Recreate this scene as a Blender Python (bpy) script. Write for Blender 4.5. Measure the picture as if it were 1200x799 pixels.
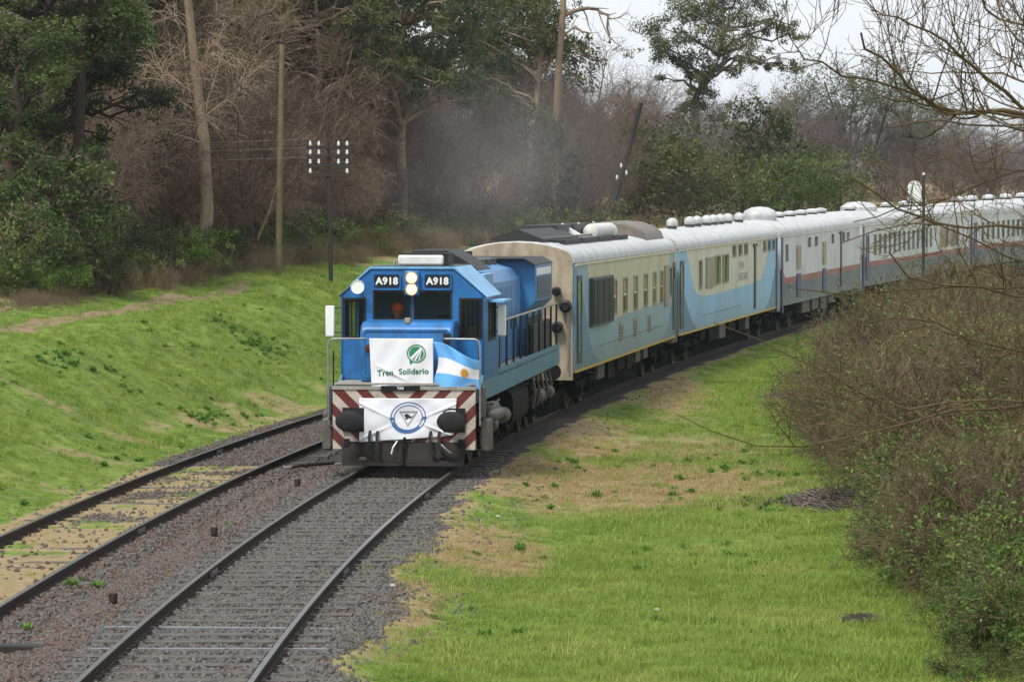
import bpy, bmesh, math, random
import numpy as np
from mathutils import Vector, Matrix
from mathutils.geometry import tessellate_polygon
for o in list(bpy.data.objects): bpy.data.objects.remove(o)
S = bpy.context.scene
C = S.collection
R = math.radians

# ------------------------------------------------------------------ camera, sky, sun, exposure
FPX = 4000.0; EYE = 4.65; YH = 255.0
cam = bpy.data.cameras.new('camera'); camo = bpy.data.objects.new('camera', cam); C.objects.link(camo)
cam.sensor_width = 36; cam.lens = 36 * FPX / 1200; cam.clip_end = 3000; cam.clip_start = .5
camo.location = (0, 0, EYE)
camo.rotation_euler = (R(90) - math.atan((399.5 - YH) / FPX), 0, 0)
cam.dof.use_dof = True; cam.dof.focus_distance = 66; cam.dof.aperture_fstop = 16
S.camera = camo
S.view_settings.view_transform = 'Standard'; S.view_settings.look = 'None'
S.view_settings.gamma = 1; S.view_settings.use_curve_mapping = False
S.view_settings.exposure = 1.28
SUN_EL, SUN_AZ = 58, 215          # azimuth clockwise from +Y
w = bpy.data.worlds.new('World'); S.world = w; w.use_nodes = True
nt = w.node_tree; nt.nodes.clear()
wo = nt.nodes.new('ShaderNodeOutputWorld'); mx = nt.nodes.new('ShaderNodeMixShader')
b1 = nt.nodes.new('ShaderNodeBackground'); b2 = nt.nodes.new('ShaderNodeBackground')
sk = nt.nodes.new('ShaderNodeTexSky'); sk.sky_type = 'NISHITA'; sk.sun_disc = False
sk.sun_elevation = R(SUN_EL); sk.sun_rotation = R(SUN_AZ); sk.dust_density = 5; sk.air_density = 1.2
nt.links.new(sk.outputs[0], b1.inputs[0]); b1.inputs[1].default_value = .05
tc = nt.nodes.new('ShaderNodeTexCoord'); mp = nt.nodes.new('ShaderNodeMapping'); mp.inputs['Scale'].default_value = (3, 3, 9)
ns = nt.nodes.new('ShaderNodeTexNoise'); ns.inputs['Scale'].default_value = 1.6; ns.inputs['Detail'].default_value = 4
cr = nt.nodes.new('ShaderNodeValToRGB')
cr.color_ramp.elements[0].position = .3; cr.color_ramp.elements[0].color = (.76, .83, .91, 1)
cr.color_ramp.elements[1].position = .7; cr.color_ramp.elements[1].color = (.90, .94, .98, 1)
nt.links.new(tc.outputs['Generated'], mp.inputs[0]); nt.links.new(mp.outputs[0], ns.inputs[0])
nt.links.new(ns.outputs[0], cr.inputs[0]); nt.links.new(cr.outputs[0], b2.inputs[0]); b2.inputs[1].default_value = .50
mx.inputs[0].default_value = .85
nt.links.new(b1.outputs[0], mx.inputs[1]); nt.links.new(b2.outputs[0], mx.inputs[2]); nt.links.new(mx.outputs[0], wo.inputs[0])
sl = bpy.data.lights.new('sun', 'SUN'); sl.energy = 1.5; sl.angle = R(14); sl.color = (1, .97, .92)
so = bpy.data.objects.new('sun', sl); C.objects.link(so)
sd = Vector((math.sin(R(SUN_AZ)) * math.cos(R(SUN_EL)), math.cos(R(SUN_AZ)) * math.cos(R(SUN_EL)), math.sin(R(SUN_EL))))
so.rotation_euler = sd.to_track_quat('Z', 'Y').to_euler(); so.location = sd * 100

# ------------------------------------------------------------------ helpers
def tag(o, label=None, cat=None, group=None, kind=None):
    if label: o['label'] = label
    if cat: o['category'] = cat
    if group: o['group'] = group
    if kind: o['kind'] = kind
    return o
def empty(name, loc=(0, 0, 0), rot=(0, 0, 0), size=.3):
    o = bpy.data.objects.new(name, None); C.objects.link(o); o.location = loc; o.rotation_euler = rot; o.empty_display_size = size
    return o
def link(name, me, parent=None, m=None):
    o = bpy.data.objects.new(name, me); C.objects.link(o)
    if parent: o.parent = parent
    if m and not me.materials: me.materials.append(MT[m])
    return o
def copy_tree(o, parent=None):
    c = o.copy(); C.objects.link(c); c.parent = parent
    for ch in list(o.children): copy_tree(ch, c)
    return c
MT = {}
def newmat(name):
    m = bpy.data.materials.new(name); m.use_nodes = True; MT[name] = m
    return m, m.node_tree, m.node_tree.nodes['Principled BSDF'], m.node_tree.nodes['Material Output']
def srgb(c):
    return tuple((x / 255 / 12.92 if x / 255 <= .04045 else ((x / 255 + .055) / 1.055) ** 2.4) for x in c)
def N(t, typ, **kw):
    n = t.nodes.new(typ)
    for k, v in kw.items(): setattr(n, k, v)
    return n
def mixc(t, fac, a, b, typ='MIX'):
    n = t.nodes.new('ShaderNodeMix'); n.data_type = 'RGBA'; n.blend_type = typ
    for i, x in ((0, fac), (6, a), (7, b)):
        if isinstance(x, bpy.types.NodeSocket): t.links.new(x, n.inputs[i])
        elif i == 0: n.inputs[0].default_value = x
        else: n.inputs[i].default_value = (*x[:3], 1)
    return n.outputs[2]
def mth(t, op, a, b=None, clamp=False):
    n = t.nodes.new('ShaderNodeMath'); n.operation = op; n.use_clamp = clamp
    for i, x in ((0, a), (1, b)):
        if x is None: continue
        if isinstance(x, bpy.types.NodeSocket): t.links.new(x, n.inputs[i])
        else: n.inputs[i].default_value = x
    return n.outputs[0]
def noise(t, vec, scale, detail=4, rough=.6, stretch=None):
    if stretch:
        mp = t.nodes.new('ShaderNodeMapping'); mp.inputs['Scale'].default_value = stretch
        t.links.new(vec, mp.inputs[0]); vec = mp.outputs[0]
    n = t.nodes.new('ShaderNodeTexNoise'); n.inputs['Scale'].default_value = scale
    n.inputs['Detail'].default_value = detail; n.inputs['Roughness'].default_value = rough
    t.links.new(vec, n.inputs['Vector']); return n.outputs[0]
def ramp(t, x, lo, hi):
    n = t.nodes.new('ShaderNodeMapRange'); n.inputs[1].default_value = lo; n.inputs[2].default_value = hi
    t.links.new(x, n.inputs[0]); return n.outputs[0]
def bump(t, h, strength, dist, P):
    n = t.nodes.new('ShaderNodeBump'); n.inputs['Strength'].default_value = strength; n.inputs['Distance'].default_value = dist
    t.links.new(h, n.inputs['Height']); t.links.new(n.outputs[0], P.inputs['Normal'])
def mat(name, col, rough=.6, metal=0, var=.2, scale=5, dirt=None, dirtamt=.5, bmp=0, bscale=30, lin=False, spec=.5):
    m, t, P, O = newmat(name)
    c = col if lin else srgb(col)
    vec = N(t, 'ShaderNodeTexCoord').outputs['Object']
    n1 = noise(t, vec, scale, 5)
    col_ = mixc(t, ramp(t, n1, .3, .7), [x * (1 - var) for x in c], [min(1, x * (1 + var)) for x in c])
    if dirt:
        d = dirt if lin else srgb(dirt)
        n2 = noise(t, vec, 2.2, 6, .65, (1.6, 1.6, .45))
        col_ = mixc(t, mth(t, 'MULTIPLY', ramp(t, n2, .42, .72), dirtamt), col_, d)
    t.links.new(col_, P.inputs['Base Color'])
    P.inputs['Roughness'].default_value = rough; P.inputs['Metallic'].default_value = metal
    P.inputs['Specular IOR Level'].default_value = spec
    if bmp: bump(t, noise(t, vec, bscale, 6), bmp, .02, P)
    return m

class MB:
    def __init__(s): s.v = []; s.f = []; s.mi = []; s.cm = 0
    def _add(s, vs, fs):
        b = len(s.v); s.v += [tuple(x) for x in vs]
        for f in fs: s.f.append(tuple(b + i for i in f)); s.mi.append(s.cm)
        return s
    def box(s, x0, x1, y0, y1, z0, z1):
        v = [(x, y, z) for z in (z0, z1) for y in (y0, y1) for x in (x0, x1)]
        return s._add(v, [(0, 2, 3, 1), (4, 5, 7, 6), (0, 1, 5, 4), (2, 6, 7, 3), (0, 4, 6, 2), (1, 3, 7, 5)])
    def prism(s, poly, axis, a, b):
        n = len(poly)
        mp = {'y': lambda p, d: (p[0], d, p[1]), 'x': lambda p, d: (d, p[0], p[1]), 'z': lambda p, d: (p[0], p[1], d)}[axis]
        v = [mp(p, a) for p in poly] + [mp(p, b) for p in poly]
        return s._add(v, [tuple(range(n)), tuple(range(2 * n - 1, n - 1, -1))] + [(i, i + n, (i + 1) % n + n, (i + 1) % n) for i in range(n)])
    def tube(s, pts, r, n=8, cap=True):
        pts = [Vector(p) for p in pts]; rs = r if isinstance(r, (list, tuple)) else [r] * len(pts)
        rings = []; prev = None
        for i, p in enumerate(pts):
            t = (pts[min(i + 1, len(pts) - 1)] - pts[max(i - 1, 0)]).normalized()
            if prev is None:
                u = t.cross(Vector((0, 0, 1)) if abs(t.z) < .9 else Vector((1, 0, 0))).normalized()
            else: u = (prev - t * prev.dot(t)).normalized()
            prev = u; w_ = t.cross(u)
            rings.append([p + (u * math.cos(2 * math.pi * k / n) + w_ * math.sin(2 * math.pi * k / n)) * rs[i] for k in range(n)])
        v = [q for ring in rings for q in ring]; f = []
        for i in range(len(pts) - 1):
            for k in range(n): f.append((i * n + k, i * n + (k + 1) % n, (i + 1) * n + (k + 1) % n, (i + 1) * n + k))
        if cap: f += [tuple(range(n - 1, -1, -1)), tuple(range((len(pts) - 1) * n, len(pts) * n))]
        return s._add(v, f)
    def lathe(s, prof, axis, c=(0, 0, 0), n=20, sx=1, sz=1):
        v = []; f = []
        for r, d in prof:
            for k in range(n):
                a = 2 * math.pi * k / n; p, q = r * math.cos(a) * sx, r * math.sin(a) * sz
                o = {'x': (d, p, q), 'y': (p, d, q), 'z': (p, q, d)}[axis]
                v.append((c[0] + o[0], c[1] + o[1], c[2] + o[2]))
        for i in range(len(prof) - 1):
            for k in range(n): f.append((i * n + k, i * n + (k + 1) % n, (i + 1) * n + (k + 1) % n, (i + 1) * n + k))
        f += [tuple(range(n)), tuple(range((len(prof) - 1) * n, len(prof) * n))]
        return s._add(v, f)
    def plate(s, outer, holes, fn, t):
        loops = [outer] + list(holes); flat = [p for l in loops for p in l]; n = len(flat)
        tris = tessellate_polygon([[Vector((p[0], p[1], 0)) for p in l] for l in loops])
        v = [fn(p[0], p[1], 0) for p in flat] + [fn(p[0], p[1], t) for p in flat]
        f = [tuple(x) for x in tris] + [tuple(i + n for i in reversed(x)) for x in tris]
        b = 0
        for l in loops:
            m = len(l)
            for i in range(m): f.append((b + i, b + (i + 1) % m, b + (i + 1) % m + n, b + i + n))
            b += m
        return s._add(v, f)
    def build(s, name, m, parent=None, bevel=0, smooth=True, ang=40):
        me = bpy.data.meshes.new(name); me.from_pydata(s.v, [], s.f)
        for x in (m if isinstance(m, (list, tuple)) else [m]): me.materials.append(MT[x])
        if isinstance(m, (list, tuple)): me.polygons.foreach_set('material_index', s.mi)
        bm = bmesh.new(); bm.from_mesh(me); bmesh.ops.recalc_face_normals(bm, faces=bm.faces); bm.to_mesh(me); bm.free()
        if smooth:
            me.polygons.foreach_set('use_smooth', [True] * len(me.polygons)); me.set_sharp_from_angle(angle=R(ang))
        o = link(name, me, parent)
        if bevel:
            b = o.modifiers.new('bevel', 'BEVEL'); b.width = bevel; b.segments = 2; b.limit_method = 'ANGLE'; b.angle_limit = R(35)
        return o
def rect(x0, x1, z0, z1): return [(x0, z0), (x1, z0), (x1, z1), (x0, z1)]
def rrect(x0, x1, z0, z1, r, n=4):
    p = []
    for cx, cz, a0 in ((x1 - r, z1 - r, 0), (x0 + r, z1 - r, 90), (x0 + r, z0 + r, 180), (x1 - r, z0 + r, 270)):
        for k in range(n + 1): a = R(a0 + 90 * k / n); p.append((cx + r * math.cos(a), cz + r * math.sin(a)))
    return p
def arr_mesh(name, verts, quads=None, tris=None, attrs=None, smooth=False):
    me = bpy.data.meshes.new(name); verts = np.asarray(verts, np.float32).reshape(-1, 3)
    q = np.asarray(quads if quads is not None else np.zeros((0, 4)), np.int32).reshape(-1, 4)
    t = np.asarray(tris if tris is not None else np.zeros((0, 3)), np.int32).reshape(-1, 3)
    me.vertices.add(len(verts)); me.vertices.foreach_set('co', verts.ravel())
    me.loops.add(q.size + t.size); me.loops.foreach_set('vertex_index', np.concatenate([q.ravel(), t.ravel()]))
    me.polygons.add(len(q) + len(t))
    me.polygons.foreach_set('loop_start', np.concatenate([np.arange(len(q)) * 4, q.size + np.arange(len(t)) * 3]).astype(np.int32))
    if smooth: me.polygons.foreach_set('use_smooth', np.ones(len(q) + len(t), bool))
    for k, a in (attrs or {}).items():
        a = np.asarray(a, np.float32)
        if a.ndim == 1:
            at = me.attributes.new(k, 'FLOAT', 'POINT'); at.data.foreach_set('value', a)
        else:
            at = me.attributes.new(k, 'FLOAT_COLOR', 'POINT'); at.data.foreach_set('color', a.ravel())
    me.update(calc_edges=True); me.validate()
    return me
def text_mesh(body, size, offset=0.0, spacing=1.0):
    cu = bpy.data.curves.new('lettering', 'FONT'); cu.body = body; cu.size = size; cu.align_x = 'CENTER'; cu.align_y = 'CENTER'
    cu.offset = offset; cu.space_character = spacing; cu.resolution_u = 3
    o = bpy.data.objects.new('lettering', cu); C.objects.link(o); bpy.context.view_layer.update()
    me = bpy.data.meshes.new_from_object(o.evaluated_get(bpy.context.evaluated_depsgraph_get()))
    bpy.data.objects.remove(o); return me
def bold_text(body, size, spread, spacing=1.0):
    # heavier strokes: the same letters laid several times with small shifts, each a hair above the last
    me = text_mesh(body, size, 0, spacing); n = len(me.vertices); v0 = [v.co.copy() for v in me.vertices]; f0 = [tuple(p.vertices) for p in me.polygons]; V = []; F = []
    for i, (dx, dy) in enumerate(((-1, 0), (1, 0), (0, 1), (0, -1), (-.6, .6), (.6, -.6), (.6, .6), (-.6, -.6))):
        V += [(v.x + dx * spread, v.y + dy * spread, v.z + i * .0006) for v in v0]; F += [tuple(k + n * i for k in f) for f in f0]
    out = bpy.data.meshes.new('lettering'); out.from_pydata(V, [], F); return out
def vnoise(x, y, seed=0):
    rs = np.random.RandomState(seed); T = rs.rand(256, 256)
    xi = np.floor(x).astype(int); yi = np.floor(y).astype(int); fx = x - xi; fy = y - yi
    fx = fx * fx * (3 - 2 * fx); fy = fy * fy * (3 - 2 * fy)
    g = lambda a, b: T[a % 256, b % 256]
    return (g(xi, yi) * (1 - fx) + g(xi + 1, yi) * fx) * (1 - fy) + (g(xi, yi + 1) * (1 - fx) + g(xi + 1, yi + 1) * fx) * fy
def fbm(x, y, sc, seed=0, o=4):
    r = 0; a = .5; tot = 0
    for i in range(o): r = r + a * vnoise(x / sc * 2 ** i + 17.3 * i, y / sc * 2 ** i + 5.1 * i, seed + i); tot += a; a *= .55
    return r / tot
def sstep(a, b, x): t = np.clip((x - a) / (b - a), 0, 1); return t * t * (3 - 2 * t)

# ------------------------------------------------------------------ the lie of the land
def Xc(Y):
    Y = np.asarray(Y, float); q = lambda y: -2.65 - .0675 * y + .00125 * y * y
    return np.where(Y < 27, q(27.), np.where(Y > 220, q(220.) + (Y - 220) * (-.0675 + .0025 * 220), q(Y)))
def Xs(Y): return np.clip(-.0675 + .0025 * np.asarray(Y, float), 0, -.0675 + .0025 * 220)
def Zr(Y):
    Y = np.asarray(Y, float); k = .00035
    a = np.clip(Y, 75, 132.1) - 75; b = np.clip(Y, 132.1, 230) - 132.1
    return .5 * k * a * a + .02 * b
def lat(X, Y): return (X - Xc(Y)) / np.sqrt(1 + Xs(Y) ** 2)
def world(u, Y):
    c = 1 / np.sqrt(1 + Xs(Y) ** 2)
    return Xc(Y) + u / c, Y
def hgt(X, Y, fine=True):
    X = np.asarray(X, float); Y = np.asarray(Y, float); u = lat(X, Y); z = Zr(Y)
    p = np.interp(u, [-400, -60, -30, -16, -12.2, -10.6, -9.6, -8.2, -7.0, -6.0, -5.4, -4.9, -2.6, -2.2, -1.75, 1.7, 2.5, 3.2, 9, 16, 40, 400],
                  [7, 6, 4.4, 2.9, 2.28, 2.12, 1.8, 1.0, .25, -.10, -.16, -.15, -.15, -.24, -.15, -.15, -.32, -.38, -.36, .1, 1, 3])
    bankup = sstep(-6.2, -10.6, u) * np.interp(Y, [60, 72, 85, 107, 125], [-.5, -.36, -.2, .25, .32])
    far = sstep(60, 300, np.abs(u)) * 0
    z = z + p + bankup
    if fine:
        amp = np.interp(u, [-60, -12, -7, -5.5, -5, 1.7, 2.6, 6, 60], [.6, .5, .38, .05, .015, .015, .03, .14, .6])
        z = z + amp * (fbm(X, Y, 2.6, 3) - .5) + amp * .35 * (fbm(X, Y, .6, 9, 3) - .5)
    return z
def P3(px, py, Y): return Vector(((px - 600) / FPX * Y, Y, EYE - (py - YH) / FPX * Y))
SMOKE, HAZE = True, True
# ------------------------------------------------------------------ ground materials
def ground_material():
    m, t, P, O = newmat('ground')
    at = N(t, 'ShaderNodeAttribute', attribute_name='zone'); sp = N(t, 'ShaderNodeSeparateColor'); t.links.new(at.outputs[0], sp.inputs[0])
    vec = N(t, 'ShaderNodeTexCoord').outputs['Object']
    nf = noise(t, vec, 9, 6, .7); nm = noise(t, vec, 1.3, 5, .6); ng = noise(t, vec, 38, 4, .7)
    brk = mth(t, 'MULTIPLY', mth(t, 'SUBTRACT', nf, .5), .9)
    def msk(s): return ramp(t, mth(t, 'ADD', s, brk), .38, .62)
    g = mixc(t, ramp(t, nm, .35, .65), srgb((90, 116, 44)), srgb((122, 142, 62)))
    g = mixc(t, mth(t, 'MULTIPLY', ramp(t, nf, .45, .75), .6), g, srgb((88, 88, 52)))
    d = mixc(t, ramp(t, nf, .3, .7), srgb((122, 106, 78)), srgb((168, 148, 110)))
    b = mixc(t, ramp(t, ng, .35, .65), srgb((20, 19, 18)), srgb((84, 80, 76)))
    b = mixc(t, mth(t, 'MULTIPLY', ramp(t, nm, .5, .75), .35), b, srgb((96, 76, 66)))
    e = mixc(t, ramp(t, nf, .3, .7), srgb((112, 96, 74)), srgb((150, 132, 104)))
    c = mixc(t, msk(sp.outputs[1]), g, d); c = mixc(t, msk(sp.outputs[2]), c, e); c = mixc(t, msk(sp.outputs[0]), c, b)
    t.links.new(c, P.inputs['Base Color']); P.inputs['Roughness'].default_value = .9; P.inputs['Specular IOR Level'].default_value = .2
    bump(t, ng, .7, .05, P)
ground_material()
mat('stone', (88, 85, 81), .65, var=.6, scale=.9, spec=.3)
mat('stone_brown', (92, 75, 66), .75, var=.45, scale=.9, spec=.3)
mat('sleeper', (88, 82, 76), .85, var=.3, scale=6, dirt=(36, 32, 29), dirtamt=.9, bmp=.6, bscale=14)
mat('steel_sleeper', (120, 122, 126), .55, metal=.3, var=.25, scale=8, dirt=(80, 66, 54), dirtamt=.6)
mat('rail_rust', (44, 34, 28), .75, metal=0, var=.3, scale=9, dirt=(52, 38, 30), dirtamt=.5, spec=.25)
mat('rail_top', (130, 128, 126), .28, metal=.7, var=.25, scale=12)
mat('fishplate', (120, 116, 112), .5, metal=.5, var=.3, scale=12)
mat('rust', (84, 56, 44), .8, var=.35, scale=15)
def grass_mat(name, cols, trans=.35):
    m, t, P, O = newmat(name)
    oi = N(t, 'ShaderNodeObjectInfo'); rp = N(t, 'ShaderNodeValToRGB'); el = rp.color_ramp.elements
    while len(el) < len(cols): el.new(.5)
    for i, c in enumerate(cols): el[i].position = i / (len(cols) - 1); el[i].color = (*srgb(c), 1)
    nl = noise(t, oi.outputs['Location'], .55, 4, .6)
    t.links.new(mth(t, 'ADD', mth(t, 'MULTIPLY', oi.outputs['Random'], .45), mth(t, 'SUBTRACT', mth(t, 'MULTIPLY', nl, 1.9), .68), True), rp.inputs[0])
    at = N(t, 'ShaderNodeAttribute', attribute_name='tint')
    c = mixc(t, mth(t, 'MULTIPLY', at.outputs['Fac'], .6), rp.outputs[0], srgb(cols[-1]))
    t.links.new(c, P.inputs['Base Color']); P.inputs['Roughness'].default_value = .6; P.inputs['Specular IOR Level'].default_value = .2
    tr = N(t, 'ShaderNodeBsdfTranslucent'); t.links.new(c, tr.inputs[0]); ms = N(t, 'ShaderNodeMixShader'); ms.inputs[0].default_value = trans
    t.links.new(P.outputs[0], ms.inputs[1]); t.links.new(tr.outputs[0], ms.inputs[2]); t.links.new(ms.outputs[0], O.inputs[0])
grass_mat('grass_green', [(80, 116, 34), (106, 142, 46), (128, 156, 58), (160, 164, 92)])
grass_mat('grass_dry', [(136, 116, 78), (172, 150, 106), (150, 136, 88), (190, 170, 126)])
grass_mat('weed', [(72, 108, 42), (92, 130, 52), (112, 146, 64)])

# ------------------------------------------------------------------ ground sheet
def axis(segs):
    out = []
    for a, b, st in segs: out.append(np.arange(a, b, st))
    return np.concatenate(out)
def zone(X, Y):
    u = lat(X, Y); n1 = fbm(X, Y, 1.6, 21); n2 = fbm(X, Y, 5, 31); n3 = fbm(X, Y, .8, 41)
    redge = .85 + 1.15 * n1 + .3 * sstep(60, 38, Y)
    bal = sstep(redge + .25, redge - .25, u) * sstep(-3.0, -2.3, u - .7 * (n1 - .5) + .3)
    lt = sstep(-5.5, -5.1, u) * sstep(-2.4, -2.9, u)
    bal = np.maximum(bal, lt * (.12 + .5 * sstep(.5, .75, n1) + .4 * sstep(62, 80, Y)))
    bal = np.maximum(bal, np.where((Y > 66), sstep(-5.6, -5.2, u) * sstep(1.5, 1.15, u), 0))
    el = lambda cx, cy, rx, ry: np.clip(1.55 - np.sqrt(((X - cx) / rx) ** 2 + ((Y - cy) / ry) ** 2) + .7 * (n1 - .5), 0, 1)
    dry = np.maximum.reduce([el(1.7, 64, 3.3, 5.4), el(-.35, 50.5, 1.0, 3.6) * .95, el(-1.3, 43, .45, 2.8) * .75, el(3.6, 75, 2.4, 5) * .55, el(1.6, 76, 1.4, 7) * .75, el(4.3, 98, 1.3, 14) * .7])
    dry = np.maximum(dry, sstep(redge + .7, redge + .1, u) * (u > 0) * (.35 + .5 * n2))
    dry = np.maximum(dry, sstep(-7.8, -6.8, u) * sstep(-5.0, -5.6, u) * (.2 + .4 * sstep(.42, .65, n1)))
    dry = np.maximum(dry, lt * .85 * sstep(.15, .45, n2 + .2) * (1 - .8 * sstep(.55, .7, n3)))
    dry = np.maximum(dry, sstep(-6.5, -8, u) * sstep(.58, .75, n1 * .55 + n2 * .45) * .6)
    dry = np.maximum(dry, sstep(-12.3, -13.5, u) * .6)
    dry = np.maximum(dry, sstep(8.2, 10, u) * (.5 + .3 * n1))
    path = sstep(.55, .25, np.abs(u + 11.75 + .4 * (n2 - .5))) * sstep(112, 98, Y) * .85
    path = np.maximum(path, sstep(-14, -17, u) * .7); path = np.maximum(path, sstep(12, 14, u) * .6)
    dry = np.where((Y < 46) & (u > 2.9), dry * .5, dry)
    return bal, dry, path
xs = axis([(-420, -60, 24), (-60, -24, 3), (-24, -13.5, .5), (-13.5, 8, .16), (8, 20, .35), (20, 60, 2), (60, 421, 24)])
ys = axis([(-60, 26, 4), (26, 90, .22), (90, 140, .5), (140, 260, 2), (260, 900, 32)])
gu, gy = np.meshgrid(xs, ys); gx = Xc(gy) + gu * np.sqrt(1 + Xs(gy) ** 2)
gz = hgt(gx, gy); nx, ny = len(xs), len(ys)
idx = np.arange(nx * ny).reshape(ny, nx)
q = np.stack([idx[:-1, :-1], idx[:-1, 1:], idx[1:, 1:], idx[1:, :-1]], -1).reshape(-1, 4)
zb, zd, zp = zone(gx.ravel(), gy.ravel())
me = arr_mesh('ground', np.stack([gx, gy, gz], -1), q, attrs={'zone': np.stack([zb, zd, zp, np.ones_like(zb)], -1)}, smooth=True)
ground = link('ground', me, None, 'ground'); tag(ground, kind='structure')

# ------------------------------------------------------------------ scatter by geometry nodes (uncountable stuff only)
def proto(name, me, m=None):
    o = bpy.data.objects.new(name, me)
    if m and not me.materials: me.materials.append(MT[m])
    return o
def scatter(name, pts, rot, scl, pick, protos, label, cat):
    pts = np.asarray(pts, np.float32); n = len(pts)
    me = bpy.data.meshes.new(name); me.vertices.add(n); me.vertices.foreach_set('co', pts.ravel())
    a = me.attributes.new('turn', 'FLOAT_VECTOR', 'POINT'); a.data.foreach_set('vector', np.asarray(rot, np.float32).ravel())
    scl = np.asarray(scl, np.float32); scl = np.repeat(scl[:, None], 3, 1) if scl.ndim == 1 else scl
    a = me.attributes.new('grow', 'FLOAT_VECTOR', 'POINT'); a.data.foreach_set('vector', scl.ravel())
    a = me.attributes.new('pick', 'INT', 'POINT'); a.data.foreach_set('value', np.asarray(pick, np.int32))
    o = link(name, me); tag(o, label, cat, kind='stuff')
    ng = bpy.data.node_groups.new(name, 'GeometryNodeTree')
    ng.interface.new_socket('Geometry', in_out='INPUT', socket_type='NodeSocketGeometry')
    ng.interface.new_socket('Geometry', in_out='OUTPUT', socket_type='NodeSocketGeometry')
    gi = ng.nodes.new('NodeGroupInput'); go = ng.nodes.new('NodeGroupOutput'); jn = ng.nodes.new('GeometryNodeJoinGeometry')
    def na(nm, typ):
        k = ng.nodes.new('GeometryNodeInputNamedAttribute'); k.data_type = typ; k.inputs[0].default_value = nm
        return [s for s in k.outputs if s.enabled and s.name == 'Attribute'][0]
    tr, gr, pk = na('turn', 'FLOAT_VECTOR'), na('grow', 'FLOAT_VECTOR'), na('pick', 'INT')
    er = ng.nodes.new('FunctionNodeEulerToRotation'); ng.links.new(tr, er.inputs[0])
    for i, p in enumerate(protos):
        cp = ng.nodes.new('FunctionNodeCompare'); cp.data_type = 'INT'; cp.operation = 'EQUAL'
        ii = [s for s in cp.inputs if s.enabled]; ng.links.new(pk, ii[0]); ii[1].default_value = i
        oi = ng.nodes.new('GeometryNodeObjectInfo'); oi.inputs['Object'].default_value = p; oi.inputs['As Instance'].default_value = True
        ip = ng.nodes.new('GeometryNodeInstanceOnPoints')
        ng.links.new(gi.outputs[0], ip.inputs['Points']); ng.links.new(cp.outputs[0], ip.inputs['Selection'])
        ng.links.new(oi.outputs['Geometry'], ip.inputs['Instance']); ng.links.new(er.outputs[0], ip.inputs['Rotation']); ng.links.new(gr, ip.inputs['Scale'])
        ng.links.new(ip.outputs[0], jn.inputs[0])
    ng.links.new(jn.outputs[0], go.inputs[0])
    md = o.modifiers.new('scatter', 'NODES'); md.node_group = ng
    return o
rng = np.random.RandomState(5)
def tuft(name, n, rad, h, wd, lean, m, seed):
    r = np.random.RandomState(seed); a = r.rand(n) * 6.283; d = rad * np.sqrt(r.rand(n))
    b = np.stack([d * np.cos(a), d * np.sin(a), np.full(n, -.015)], -1); H = h * (.45 + .75 * r.rand(n))
    a2 = r.rand(n) * 6.283; ln = lean * r.rand(n) * H
    up = np.stack([ln * np.cos(a2), ln * np.sin(a2), H], -1); sd_ = np.stack([-np.sin(a2), np.cos(a2), 0 * a2], -1) * wd / 2
    v = np.stack([b - sd_, b + sd_, b + up * .55 + sd_ * .7 + [0, 0, .0], b + up * .55 - sd_ * .7, b + up + np.stack([ln * np.cos(a2) * .5, ln * np.sin(a2) * .5, -ln * .3], -1)], 1)
    i = np.arange(n)[:, None] * 5
    return proto(name, arr_mesh(name, v, i + [0, 1, 2, 3], i + [3, 2, 4], {'tint': np.repeat(r.rand(n), 5)}), m)
tufts = [tuft('grass_tuft', 46, .15, .09, .008, .9, 'grass_green', 1), tuft('grass_tuft', 36, .13, .13, .008, .7, 'grass_green', 2), tuft('grass_tuft', 44, .17, .06, .01, 1.2, 'grass_green', 3)]
drys = [tuft('dry_tuft', 40, .16, .10, .007, 1.3, 'grass_dry', 4), tuft('dry_tuft', 36, .16, .07, .007, 1.8, 'grass_dry', 5)]
def area_pts(u0, u1, y0, y1, dens):
    n = int((u1 - u0) * (y1 - y0) * dens); u = u0 + rng.rand(n) * (u1 - u0); Y = y0 + rng.rand(n) * (y1 - y0)
    X, Y = world(u, Y); keep = np.abs(X) < .155 * Y + .8
    return X[keep], Y[keep]
def gather(areas):
    a = [area_pts(*x) for x in areas]; return np.concatenate([x[0] for x in a]), np.concatenate([x[1] for x in a])
X, Y = gather([(1.6, 10, 32, 52, 110), (1.6, 10, 52, 75, 60), (1.5, 9, 75, 130, 22), (-13.5, -5.2, 46, 85, 42), (-13.5, -5.2, 85, 118, 24), (-18, -13.5, 70, 125, 8), (-5.2, -1.7, 34, 66, 16), (.9, 2.2, 33, 60, 26), (-.75, .75, 34, 60, 2)])
b_, d_, p_ = zone(X, Y); k = rng.rand(len(X)); U = lat(X, Y)
gk = (k < (1 - b_) ** 2 * (1 - d_) ** 2 * (1 - .95 * p_)) ; gk |= (rng.rand(len(X)) < .16 * (fbm(X, Y, 1.1, 63) > .56)); gk &= ~((np.abs(np.abs(U) - .87) < .1) | (np.abs(np.abs(U + 3.7) - .87) < .12))
gsc = np.interp(Y, [35, 70, 130], [.95, 1.1, 1.6]) * (.7 + .6 * rng.rand(len(X))) * np.where(U < -6, 1.25, 1) * np.where(np.abs(U + 1.6) < 3.6, .55, np.interp(U, [1.5, 3.5], [.6, 1])) * (.5 + .95 * fbm(X, Y, 2.4, 77))
gsc = gsc * np.where((rng.rand(len(X)) < .07) & (fbm(X, Y, 1.7, 83) > .5), 1.5, 1)
Z = hgt(X, Y)
def rots(n, tilt=.12): return np.stack([(rng.rand(n) - .5) * tilt, (rng.rand(n) - .5) * tilt, rng.rand(n) * 6.283], -1)
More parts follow.
